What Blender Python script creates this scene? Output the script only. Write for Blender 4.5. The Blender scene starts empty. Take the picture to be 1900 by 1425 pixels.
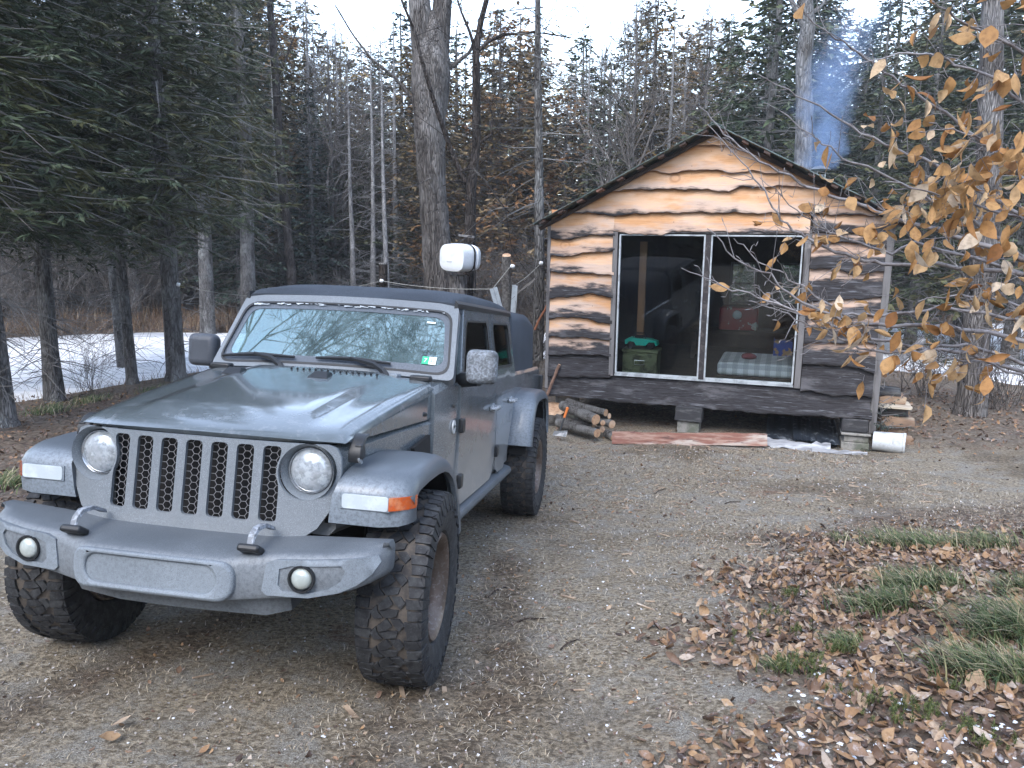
import bpy, bmesh, math, random
import numpy as np
from mathutils import Vector, Matrix
from mathutils.geometry import delaunay_2d_cdt
R_=np.random.default_rng(11); random.seed(5)
SC=bpy.context.scene; COL=SC.collection
PI=math.pi

# ---------------------------------------------------------------- frames
F_PX=1448.3
HC=1.64
CW=np.array([[1.0,0.0,-.0112],[.0020,.98347,.18106],[.0110,-.18107,.98341]])
def rot(y,p,r):
    y,p,r=[math.radians(a) for a in (y,p,r)]
    cy,sy,cp,sp,cr,sr=math.cos(y),math.sin(y),math.cos(p),math.sin(p),math.cos(r),math.sin(r)
    return np.array([[cy,-sy,0],[sy,cy,0],[0,0,1]])@np.array([[1,0,0],[0,cp,-sp],[0,sp,cp]])@np.array([[cr,0,sr],[0,1,0],[-sr,0,cr]])
RJ=CW@rot(-10.0818,3.1898,3.7542); TJ=CW@np.array([-1.29875,3.80519,-1.31916])+[0,0,HC]
RC=CW@rot(-19.42609,9.63277,4.04999); TC=CW@np.array([1.44978,11.11417,.15065])+[0,0,HC]
def mat4(R,T):
    m=Matrix.Identity(4)
    for i in range(3):
        for j in range(3): m[i][j]=float(R[i][j])
        m[i][3]=float(T[i])
    return m
def ray(px): return CW@np.array([(px[0]-950)/F_PX,1.0,-(px[1]-712.5)/F_PX])
def wp(px,d):                      # point seen at px, d metres ahead of the camera foot
    r=ray(px); return r*(d/r[1])+np.array([0,0,HC])
def local(px,ax,val,R,T):
    o=R.T@(np.array([0,0,HC])-T); d=R.T@ray(px); i='xyz'.index(ax); return o+d*((val-o[i])/d[i])
def cab(px,y=0.0): return local(px,'y',y,RC,TC)

# ---------------------------------------------------------------- mesh helpers
class MB:
    def __init__(s): s.V=[];s.F=[];s.M=[];s.UV={}
    def add(s,V,F,m=0):
        b=len(s.V); s.V+= [tuple(map(float,v)) for v in V]; s.F+=[tuple(i+b for i in f) for f in F]; s.M+=[m]*len(F); return b
    def box(s,c,size,rot=None,m=0,taper=1.0):
        x,y,z=[d/2 for d in size]; P=[]
        for dz in (-1,1):
            k=taper if dz>0 else 1
            for dx,dy in ((-1,-1),(1,-1),(1,1),(-1,1)): P.append(Vector((dx*x*k,dy*y*k,dz*z)))
        if rot is not None: P=[rot@p for p in P]
        c=Vector(c)
        s.add([p+c for p in P],[(0,3,2,1),(4,5,6,7),(0,1,5,4),(1,2,6,5),(2,3,7,6),(3,0,4,7)],m)
    def tube(s,pts,r,n=8,cap=True,m=0,capm=None):
        pts=[Vector(p) for p in pts]; k=len(pts)
        if not hasattr(r,'__len__'): r=[r]*k
        up=Vector((0,0,1)); V=[];prev=None
        for i,p in enumerate(pts):
            t=(pts[min(i+1,k-1)]-pts[max(i-1,0)]).normalized()
            if prev is None:
                a=t.orthogonal().normalized()
            else:
                a=(prev-t*prev.dot(t))
                a=a.normalized() if a.length>1e-6 else t.orthogonal().normalized()
            prev=a; b=t.cross(a)
            for j in range(n):
                q=2*PI*j/n; V.append(p+(a*math.cos(q)+b*math.sin(q))*r[i])
        Fc=[(i*n+j,i*n+(j+1)%n,(i+1)*n+(j+1)%n,(i+1)*n+j) for i in range(k-1) for j in range(n)]
        s.add(V,Fc,m)
        if cap:
            cm=m if capm is None else capm
            s.add(V[:n],[tuple(range(n-1,-1,-1))],cm); s.add(V[-n:],[tuple(range(n))],cm)
    def loft(s,rings,closed=True,caps=True,m=0):
        n=len(rings[0]);k=len(rings);V=[p for r in rings for p in r]
        e=n if closed else n-1
        s.add(V,[(i*n+j,i*n+(j+1)%n,(i+1)*n+(j+1)%n,(i+1)*n+j) for i in range(k-1) for j in range(e)]+([tuple(range(n-1,-1,-1)),tuple(range((k-1)*n,k*n))] if caps else []),m)
    def lathe(s,prof,M=None,n=24,m=0):     # prof [(r,h)] about local z
        M=M or Matrix.Identity(4)
        V=[M@Vector((r*math.cos(2*PI*j/n),r*math.sin(2*PI*j/n),h)) for r,h in prof for j in range(n)]
        k=len(prof)
        s.add(V,[(i*n+j,i*n+(j+1)%n,(i+1)*n+(j+1)%n,(i+1)*n+j) for i in range(k-1) for j in range(n)],m)
    def plate(s,outer,holes,fn,thick,res=.06,m=0):
        """2D polygon with holes -> solid plate; fn(u,v,d) -> xyz, d depth."""
        pts=[];edges=[]
        def loop(L):
            b=len(pts); pts.extend(Vector(p[:2]) for p in L); edges.extend((b+i,b+(i+1)%len(L)) for i in range(len(L)))
        def dens(L):
            o=[]
            for i,p in enumerate(L):
                q=L[(i+1)%len(L)]; d=math.dist(p,q); k=max(1,int(d/res))
                o+=[(p[0]+(q[0]-p[0])*t/k,p[1]+(q[1]-p[1])*t/k) for t in range(k)]
            return o
        Ls=[dens(outer)]+[dens(h) for h in holes]
        for L in Ls: loop(L)
        def inside(p,L):
            c=False;j=len(L)-1
            for i in range(len(L)):
                if (L[i][1]>p[1])!=(L[j][1]>p[1]) and p[0]<(L[j][0]-L[i][0])*(p[1]-L[i][1])/(L[j][1]-L[i][1])+L[i][0]: c=not c
                j=i
            return c
        us=[p[0] for p in outer];vs=[p[1] for p in outer]
        u=min(us)
        while u<max(us):
            v=min(vs)
            while v<max(vs):
                p=(u+res*.37,v+res*.31)
                if inside(p,Ls[0]) and not any(inside(p,h) for h in Ls[1:]) and min(math.dist(p,q) for L in Ls for q in L)>res*.55: pts.append(Vector(p))
                v+=res
            u+=res
        V,E,Fc,ov,oe,of=delaunay_2d_cdt(pts,edges,[],0,1e-6)
        keep=[]
        for f in Fc:
            c=(sum(V[i][0] for i in f)/3,sum(V[i][1] for i in f)/3)
            if inside(c,Ls[0]) and not any(inside(c,h) for h in Ls[1:]): keep.append(tuple(f))
        A=[fn(p[0],p[1],0) for p in V];B=[fn(p[0],p[1],thick) for p in V];n=len(V)
        cnt={}
        for f in keep:
            for i in range(3):
                a,b=f[i],f[(i+1)%3]; cnt[(a,b)]=1
        side=[(b,a,a+n,b+n) for (a,b) in cnt if (b,a) not in cnt]
        s.add(A+B,keep+[(f[2]+n,f[1]+n,f[0]+n) for f in keep]+side,m)
    def mesh(s,name,mats,smooth=None):
        me=bpy.data.meshes.new(name); me.from_pydata(s.V,[],s.F)
        for m in mats: me.materials.append(m)
        if len(mats)>1: me.polygons.foreach_set('material_index',s.M)
        bm=bmesh.new(); bm.from_mesh(me); bmesh.ops.remove_doubles(bm,verts=bm.verts,dist=1e-5); bmesh.ops.recalc_face_normals(bm,faces=bm.faces); bm.to_mesh(me); bm.free()
        if smooth is not None:
            me.polygons.foreach_set('use_smooth',[True]*len(me.polygons)); me.set_sharp_from_angle(angle=math.radians(smooth))
        me.update(); return me
    def build(s,name,mats,parent=None,smooth=35,bevel=0,M=None,seg=2):
        if not isinstance(mats,(list,tuple)): mats=[mats]
        o=bpy.data.objects.new(name,s.mesh(name,mats,smooth)); COL.objects.link(o)
        if parent: o.parent=parent
        if M is not None: o.matrix_local=M
        if bevel:
            b=o.modifiers.new('bevel','BEVEL'); b.width=bevel; b.segments=seg; b.limit_method='ANGLE'; b.angle_limit=math.radians(38)
            b.harden_normals=False
        return o
def tag(o,label=None,cat=None,group=None,kind=None):
    if label:o['label']=label
    if cat:o['category']=cat
    if group:o['group']=group
    if kind:o['kind']=kind
    return o
def empty(name,label,cat,loc=(0,0,0),group=None,M=None):
    o=bpy.data.objects.new(name,None); COL.objects.link(o); o.empty_display_size=.2
    if M is not None:o.matrix_world=M
    else:o.location=loc
    return tag(o,label,cat,group)
class NB:                                   # numpy builder for big meshes
    def __init__(s): s.V=[];s.F=[];s.n=0;s.A=[]
    def quads(s,Q,a=None):                  # Q (k,4,3)
        Q=np.asarray(Q,float);k=len(Q)
        if not k:return
        s.V.append(Q.reshape(-1,3)); s.F.append(np.arange(4*k).reshape(-1,4)+s.n); s.n+=4*k
        if a is not None:s.A.append(np.repeat(np.asarray(a,float),4))
    def grid(s,V,F,a=None):
        V=np.asarray(V,float); s.V.append(V); s.F.append(np.asarray(F)+s.n); s.n+=len(V)
        if a is not None:s.A.append(a)
    def tube(s,pts,r,n=5):
        P=np.asarray(pts,float);k=len(P);r=np.broadcast_to(np.asarray(r,float),(k,))
        T=np.gradient(P,axis=0);T/=np.linalg.norm(T,axis=1)[:,None]+1e-9
        ref=np.array([1,0,0.]) if abs(T[0,0])<.8 else np.array([0,1,0.])
        A=np.cross(T,ref);A/=np.linalg.norm(A,axis=1)[:,None]+1e-9;B=np.cross(T,A)
        q=np.arange(n)*2*PI/n
        V=P[:,None]+r[:,None,None]*(np.cos(q)[None,:,None]*A[:,None]+np.sin(q)[None,:,None]*B[:,None])
        i,j=np.meshgrid(np.arange(k-1),np.arange(n),indexing='ij');i=i.ravel();j=j.ravel();j2=(j+1)%n
        s.V.append(V.reshape(-1,3));s.F.append(np.stack([i*n+j,i*n+j2,(i+1)*n+j2,(i+1)*n+j],1)+s.n);s.n+=k*n
        if s.A is not None and s.A: s.A.append(np.zeros(k*n))
    def mesh(s,name,mat,smooth=True):
        V=np.concatenate(s.V);Fq=np.concatenate(s.F).astype(np.int32)
        me=bpy.data.meshes.new(name);me.vertices.add(len(V));me.vertices.foreach_set('co',V.ravel())
        m=len(Fq);me.loops.add(4*m);me.loops.foreach_set('vertex_index',Fq.ravel());me.polygons.add(m)
        me.polygons.foreach_set('loop_start',np.arange(m,dtype=np.int32)*4)
        try: me.polygons.foreach_set('loop_total',np.full(m,4,dtype=np.int32))
        except Exception: pass
        me.polygons.foreach_set('use_smooth',np.full(m,smooth))
        if s.A:
            a=me.attributes.new('tint','FLOAT','POINT');a.data.foreach_set('value',np.concatenate(s.A).astype(np.float32))
        for q in (mat if isinstance(mat,list) else [mat]): me.materials.append(q)
        me.update(calc_edges=True);me.validate();return me
def link(name,me,parent=None,loc=None):
    o=bpy.data.objects.new(name,me);COL.objects.link(o)
    if parent:o.parent=parent
    if loc is not None:o.location=loc
    return o

# ---------------------------------------------------------------- material helpers
class NT:
    def __init__(s,name,world=None):
        if world is None:
            s.m=bpy.data.materials.new(name);s.m.use_nodes=True;s.t=s.m.node_tree
        else: s.t=world.node_tree
        s.t.nodes.clear();s.tc=None
    def n(s,t,**k):
        nd=s.t.nodes.new('ShaderNode'+t)
        for a,b in k.items():
            if a.startswith('i_'):
                nd.inputs[a[2:].replace('_',' ')].default_value=b
            else:setattr(nd,a,b)
        return nd
    def l(s,a,b): s.t.links.new(a,b)
    def val(s,inp,v):
        if hasattr(v,'is_output') or hasattr(v,'links') and not isinstance(v,(int,float,tuple,list)): s.l(v,inp)
        else:
            inp.default_value=(*v,1) if isinstance(v,(tuple,list)) and len(v)==3 and inp.type=='RGBA' else v
    def coord(s,which='Object',scale=(1,1,1),loc=(0,0,0),rot=(0,0,0)):
        if s.tc is None:s.tc=s.n('TexCoord')
        mp=s.n('Mapping');s.l(s.tc.outputs[which],mp.inputs[0]);mp.inputs['Scale'].default_value=scale;mp.inputs['Location'].default_value=loc;mp.inputs['Rotation'].default_value=rot
        return mp.outputs[0]
    def noise(s,scale,detail=4,rough=.55,co=None,dist=0,stretch=(1,1,1),loc=(0,0,0)):
        nd=s.n('TexNoise');nd.inputs['Scale'].default_value=scale;nd.inputs['Detail'].default_value=detail;nd.inputs['Roughness'].default_value=rough;nd.inputs['Distortion'].default_value=dist
        s.l(co or s.coord(scale=stretch,loc=loc),nd.inputs['Vector']);return nd.outputs['Fac']
    def voro(s,scale,co=None,feature='F1',stretch=(1,1,1),out='Distance'):
        nd=s.n('TexVoronoi',feature=feature);nd.inputs['Scale'].default_value=scale;s.l(co or s.coord(scale=stretch),nd.inputs['Vector']);return nd.outputs[out]
    def rng(s,v,a,b,c=0,d=1,smooth=True):
        nd=s.n('MapRange');nd.interpolation_type='SMOOTHSTEP' if smooth else 'LINEAR'
        s.val(nd.inputs[0],v)
        for i,x in enumerate((a,b,c,d)):nd.inputs[1+i].default_value=x
        return nd.outputs[0]
    def math(s,op,a,b=0,c=0):
        nd=s.n('Math',operation=op);s.val(nd.inputs[0],a);s.val(nd.inputs[1],b);s.val(nd.inputs[2],c);return nd.outputs[0]
    def mix(s,f,a,b,blend='MIX'):
        nd=s.n('Mix',data_type='RGBA',blend_type=blend);s.val(nd.inputs[0],f);s.val(nd.inputs[6],a);s.val(nd.inputs[7],b);return nd.outputs[2]
    def attr(s,name,out='Fac'):
        nd=s.n('Attribute');nd.attribute_name=name;return nd.outputs[out]
    def rand(s): return s.n('ObjectInfo').outputs['Random']
    def bump(s,h,strength=.3,dist=.01,nrm=None):
        nd=s.n('Bump');nd.inputs['Strength'].default_value=strength;nd.inputs['Distance'].default_value=dist;s.l(h,nd.inputs['Height'])
        if nrm:s.l(nrm,nd.inputs['Normal'])
        return nd.outputs[0]
    def bsdf(s,base,rough=.6,metal=0,nrm=None,spec=.5,coat=0,**k):
        b=s.n('BsdfPrincipled');s.val(b.inputs['Base Color'],base);s.val(b.inputs['Roughness'],rough);s.val(b.inputs['Metallic'],metal);s.val(b.inputs['Specular IOR Level'],spec);s.val(b.inputs['Coat Weight'],coat)
        b.inputs['Coat Roughness'].default_value=.08
        for a,v in k.items():s.val(b.inputs[a.replace('_',' ')],v)
        if nrm:s.l(nrm,b.inputs['Normal'])
        return b.outputs[0]
    def out(s,surf=None,vol=None):
        o=s.n('OutputMaterial')
        if surf:s.l(surf,o.inputs[0])
        if vol:s.l(vol,o.inputs[1])
        return s.m
def simple(name,base,rough=.6,metal=0,layers=(),bump=None,spec=.5,coat=0,rv=0):
    """layers: (scale, lo, hi, colour, stretch)"""
    t=NT(name);c=base
    for L in layers:
        st=L[4] if len(L)>4 else (1,1,1)
        c=t.mix(t.rng(t.noise(L[0],5,.6,stretch=st),L[1],L[2]),c,L[3])
    if rv:
        h=t.n('HueSaturation');t.val(h.inputs['Color'],c);t.l(t.rng(t.rand(),0,1,1-rv,1+rv,False),h.inputs['Value']);c=h.outputs[0]
    nr=t.bump(t.noise(bump[0],5,.65,stretch=bump[3] if len(bump)>3 else (1,1,1)),bump[1],bump[2] if len(bump)>2 else .01) if bump else None
    return t.out(t.bsdf(c,rough,metal,nr,spec,coat))
def rrect(x0,y0,x1,y1,r,n=4):
    o=[]
    for cx,cy,a in ((x1-r,y0+r,-90),(x1-r,y1-r,0),(x0+r,y1-r,90),(x0+r,y0+r,180)):
        for i in range(n+1):
            q=math.radians(a+90*i/n);o.append((cx+r*math.cos(q),cy+r*math.sin(q)))
    return o
def circ(cx,cy,r,n=24,ry=None): return [(cx+r*math.cos(2*PI*i/n),cy+(ry or r)*math.sin(2*PI*i/n)) for i in range(n)]
def rnd(a,b): return float(R_.uniform(a,b))
def sstep(a,b,x):
    t=np.clip((x-a)/(b-a),0,1);return t*t*(3-2*t)
# ---------------------------------------------------------------- camera, light, sky
cd=bpy.data.cameras.new('camera');cam=bpy.data.objects.new('camera',cd);COL.objects.link(cam);SC.camera=cam
cd.sensor_width=36;cd.lens=36*F_PX/1900;cd.clip_end=2000;cd.clip_start=.05
m=Matrix.Identity(4)
for i in range(3):
    m[i][0]=CW[i,0];m[i][1]=CW[i,2];m[i][2]=-CW[i,1]
m[2][3]=HC;cam.matrix_world=m
SUN_EL,SUN_AZ=48,205     # degrees; azimuth measured clockwise from +y
sd=bpy.data.lights.new('sun','SUN');sun=bpy.data.objects.new('sun',sd);COL.objects.link(sun)
sd.energy=.55;sd.angle=math.radians(35);sd.color=(1,.97,.93)
az=math.radians(SUN_AZ);el=math.radians(SUN_EL)
dv=Vector((math.sin(az)*math.cos(el),math.cos(az)*math.cos(el),math.sin(el)))
sun.rotation_euler=(-dv).to_track_quat('-Z','Y').to_euler()
w=bpy.data.worlds.new('World');SC.world=w;w.use_nodes=True
t=NT('',world=w)
sk=t.n('TexSky');sk.sky_type='NISHITA';sk.sun_disc=False;sk.sun_elevation=el;sk.sun_rotation=az;sk.air_density=1.0;sk.dust_density=.9;sk.ozone_density=1.0
hs=t.n('HueSaturation');hs.inputs['Saturation'].default_value=.74;t.l(sk.outputs[0],hs.inputs['Color'])
bg=t.n('Background');bg.inputs[1].default_value=.15;t.l(hs.outputs[0],bg.inputs[0])
wo=t.n('OutputWorld');t.l(bg.outputs[0],wo.inputs[0])
vs=SC.view_settings;SC.display_settings.display_device='sRGB';vs.view_transform='Standard';vs.look='None';vs.gamma=1;vs.exposure=2.3
SC.render.film_transparent=False
SC.cycles.max_bounces=8;SC.cycles.transparent_max_bounces=16;SC.cycles.volume_bounces=1;SC.cycles.use_denoising=True
SC.cycles.volume_step_rate=2.0

# ---------------------------------------------------------------- ground
WL=-1.36
cps=[]
for x in (-.953,-.632,.632,.953):
    for y in (-.0,3.487): cps.append(RJ@np.array([x,y,0])+TJ)
for px,y in (((1590,838),-.1),((1700,830),.1),((1500,830),-.35),((1270,826),-.9),((1060,815),-.75),((1022,790),-.15)):
    cps.append(RC@cab(px,y)+TC)
for y in (2.,4.):
    for x in (-.8,3.2): cps.append(RC@np.array([x,y,-.78])+TC)
for q in ((0,0,0),(-4,-.5,.12),(4,0,0.02),(0,-5,.35),(-6,3.,-.15),(6,4.5,-.38),(-7.5,7.5,-.75),(2.6,3.2,-.2),(3.2,6.2,-.62),(8,8.5,-.72),(11,11,-.85),(-14,8,-.9),(14,6,-.5),
          (-6,11.5,-1.0),(-9,12,-1.12),(-4,13,-.95),(-1,13,-.95),(1,14.5,-1.0),(7,13.5,-1.0),(10,14,-1.1),(16,14,-1.1),(-18,12,-1.2),(3,17,-1.1)): cps.append(np.array(q,float))
def at_z(px,z):
    r=ray(px);return r*((z-HC)/r[2])+np.array([0,0,HC])
shore=[at_z(p,WL) for p in ((-400,800),(0,752),(60,745),(190,722),(300,703),(345,694))]+[np.array([-4.5,19,WL]),np.array([0,20,WL]),np.array([5,19.5,WL])]+[at_z(p,WL) for p in ((1668,690),(1760,700),(1900,716),(2300,730))]
far=[at_z(p,WL) for p in ((-300,642),(0,629),(150,622),(260,619),(400,620))]+[np.array([0,25.5,WL]),np.array([5,26,WL])]+[at_z(p,WL) for p in ((1660,607),(1900,600),(2300,600))]
for s_ in shore: cps.append(s_+np.array([0,-.25,.06]))
cps=np.array(cps)
def tps_fit(P):
    n=len(P);d=np.linalg.norm(P[:,None,:2]-P[None,:,:2],axis=2);K=d**2*np.log(d+1e-9)
    A=np.zeros((n+3,n+3));A[:n,:n]=K+np.eye(n)*.02;A[:n,n]=1;A[:n,n+1:]=P[:,:2];A[n:,:n]=A[:n,n:].T
    return np.linalg.solve(A,np.concatenate([P[:,2],[0,0,0]]))
TW=tps_fit(cps)
sx_=np.array([p[0] for p in shore]);sy_=np.array([p[1] for p in shore]);fx_=np.array([p[0] for p in far]);fy_=np.array([p[1] for p in far])
def ground(x,y):
    x=np.atleast_1d(np.asarray(x,float));y=np.atleast_1d(np.asarray(y,float));yc=np.clip(y,-8,21);xc=np.clip(x,-22,22)
    n=len(cps);z=np.full(x.shape,TW[n])+TW[n+1]*xc+TW[n+2]*yc
    for i in range(n):
        d2=(xc-cps[i,0])**2+(yc-cps[i,1])**2; z=z+TW[i]*d2*.5*np.log(d2+1e-12)
    ns=np.interp(x,sx_,sy_);nf=np.interp(x,fx_,fy_)
    z=np.maximum(z,WL+.03+.0*z)
    ins=sstep(-.25,.35,y-ns)*(1-sstep(-.35,.35,y-nf))
    zf=WL+.10+.035*np.clip(y-nf,0,200)+.25*sstep(0,3,y-nf)
    z=np.where(y>(ns+nf)/2,zf,z)
    return z*(1-ins)+(WL-.35)*ins
def gz(x,y): return float(ground(x,y)[0])
def gpt(px):                                  # where the line of sight at px meets the ground
    r=ray(px);a,b=.5,80.
    f=lambda d:(HC+r[2]/r[1]*d)-gz(r[0]/r[1]*d,d)
    d=a
    while d<b and f(d)>0:d*=1.06
    lo=d/1.06;hi=d
    for _ in range(24):
        mid=(lo+hi)/2
        if f(mid)>0:lo=mid
        else:hi=mid
    p=r*(hi/r[1]);return np.array([p[0],hi,gz(p[0],hi)])
def lump(x,y):
    return .012*np.sin(x*2.3+1)*np.sin(y*1.9)+.008*np.sin(x*5.1+y*3.7)+.005*np.sin(x*9.7-y*8.3)
def warp(a,b,c,n,k):                          # spacing fine near c
    u=np.linspace(-1,1,n);v=np.sign(u)*np.abs(u)**k
    return np.where(v<0,c+v*(c-a),c+v*(b-c))
gx=warp(-95,95,0.4,300,2.2);gy=warp(-45,190,3.0,340,2.4)
X,Y=np.meshgrid(gx,gy);Z=ground(X.ravel(),Y.ravel()).reshape(X.shape)+lump(X,Y)*(Y<20)
nx,ny=len(gx),len(gy)
ii,jj=np.meshgrid(np.arange(ny-1),np.arange(nx-1),indexing='ij');ii=ii.ravel();jj=jj.ravel()
g=NB();g.grid(np.stack([X.ravel(),Y.ravel(),Z.ravel()],1),np.stack([ii*nx+jj,ii*nx+jj+1,(ii+1)*nx+jj+1,(ii+1)*nx+jj],1))
# where leaf litter lies thick (0..1), used by the ground material and by the scattered leaves
LEAFA=[gpt(p)[:2] for p in ((1330,1424),(1400,1290),(1300,1180),(1360,1080),(1420,1000),(1560,960),(1750,935),(1899,930))]
def leafz(x,y):
    x=np.asarray(x,float);y=np.asarray(y,float)
    ax=np.array([p[0] for p in LEAFA]);ay=np.array([p[1] for p in LEAFA])
    o=np.argsort(ay);ex=np.interp(y,ay[o],ax[o],left=ax[o][0]-.25,right=99)
    nearr=sstep(-.38,.5,x-ex+.18*np.sin(y*5+x*2))*(y<ay.max()+.3)
    left=sstep(.0,.9,-(x+3.25+.10*(y-6))+.3*np.sin(y*2.1))*sstep(4.8,6.2,y)
    rear=sstep(0,1.2,x-6.15-.5*np.sin(y))*sstep(7.6,9.2,y+.3*x-2.0)
    cabn=sstep(10.6,12.,y-.33*(1-x))*sstep(1.5,3,y)*.8
    return np.maximum.reduce([nearr,left,rear*.9,cabn])
g.A=[np.clip(leafz(X.ravel(),Y.ravel())+(Y.ravel()>22),0,1)]
def ground_mat():
    t=NT('forest_ground');co=t.coord()
    big=t.noise(.55,4,.6,co);mid=t.noise(4,6,.65,co);fine=t.noise(38,5,.7,co);fib=t.noise(30,4,.7,None,1.2,(1,3.2,1));pebb=t.voro(60,co);vf=t.noise(170,3,.7,co)
    straw=t.mix(t.rng(fine,.38,.66),(.125,.100,.070),(.40,.34,.25))
    straw=t.mix(t.rng(fib,.52,.72),straw,(.47,.44,.375))
    grey=t.mix(t.rng(vf,.35,.65),(.115,.105,.09),(.44,.42,.37))
    c=t.mix(t.math('MULTIPLY',t.rng(mid,.45,.62),t.rng(fine,.36,.56,.25,1)),straw,grey)
    c=t.mix(t.rng(t.noise(75,3,.75,co,loc=(5,5,0)),.56,.66,0,.75),c,(.085,.068,.055))
    c=t.mix(t.math('MULTIPLY',t.rng(big,.5,.66),.75),c,t.mix(t.rng(fine,.4,.62),(.055,.042,.028),(.19,.145,.098)))
    c=t.mix(t.rng(t.noise(1.7,5,.65,co,loc=(3,1,0)),.6,.72),c,t.mix(t.rng(fine,.4,.6),(.10,.055,.035),(.26,.17,.12)))
    frost=t.math('MULTIPLY',t.rng(t.noise(2.6,6,.7,co,loc=(9,2,0)),.56,.72),t.rng(vf,.5,.66))
    c=t.mix(t.math('MULTIPLY',frost,.4),c,(.52,.54,.57))
    c=t.mix(t.math('MULTIPLY',t.attr('track'),t.rng(t.noise(6,4,.7,co,loc=(2,7,0)),.3,.6,.35,.8)),c,t.mix(t.rng(fine,.4,.62),(.045,.032,.022),(.14,.10,.068)))
    lit=t.mix(t.rng(t.voro(17,co,out='Distance'),.2,.6),(.20,.145,.11),(.07,.05,.04))
    c=t.mix(t.math('MULTIPLY',t.attr('tint'),t.rng(t.noise(9,4,.7,co,loc=(1,1,0)),.3,.6,.35,.9)),c,lit)
    c=t.mix(t.rng(pebb,.0,.18,.35,0),c,(.05,.04,.035))
    h=t.math('ADD',t.math('MULTIPLY',fine,.6),t.math('ADD',t.math('MULTIPLY',fib,.5),vf))
    return t.out(t.bsdf(c,.9,0,t.bump(h,.8,.02),.2))
gme=g.mesh('ground',ground_mat())
trk=np.zeros(X.size)
for pts in (((0,1330),(150,1270),(330,1190),(480,1120),(620,1060)),((830,1424),(900,1330),(935,1250),(930,1120),(945,1040)),((690,1424),(770,1290),(800,1260))):
    P=np.array([gpt(p)[:2] for p in pts]);xx=X.ravel();yy=Y.ravel()
    for a,b in zip(P[:-1],P[1:]):
        q=np.clip(((xx-a[0])*(b[0]-a[0])+(yy-a[1])*(b[1]-a[1]))/((b-a)**2).sum(),0,1);dd=np.hypot(xx-a[0]-q*(b[0]-a[0]),yy-a[1]-q*(b[1]-a[1]));trk=np.maximum(trk,1-sstep(.06,.26,dd))
aa=gme.attributes.new('track','FLOAT','POINT');aa.data.foreach_set('value',trk.astype(np.float32))
o=link('ground',gme);tag(o,kind='structure')

# ---------------------------------------------------------------- frozen pond
def ice_mat():
    t=NT('pond_ice');a=t.noise(.55,6,.62,None,.4,(.55,1.7,1));b=t.noise(2.2,5,.6,None,.8,(.5,2.5,1))
    c=t.mix(t.rng(a,.36,.46),(.52,.56,.63),(.92,.93,.95))
    c=t.mix(t.rng(b,.56,.66),c,(.38,.42,.49))
    return t.out(t.bsdf(c,.35,0,t.bump(b,.15,.02),.4))
mb=MB();mb.add([(-60,8,WL),(60,8,WL),(60,45,WL),(-60,45,WL)],[(0,1,2,3)])
o=mb.build('frozen_pond',ice_mat(),smooth=None);tag(o,kind='structure')
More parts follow.
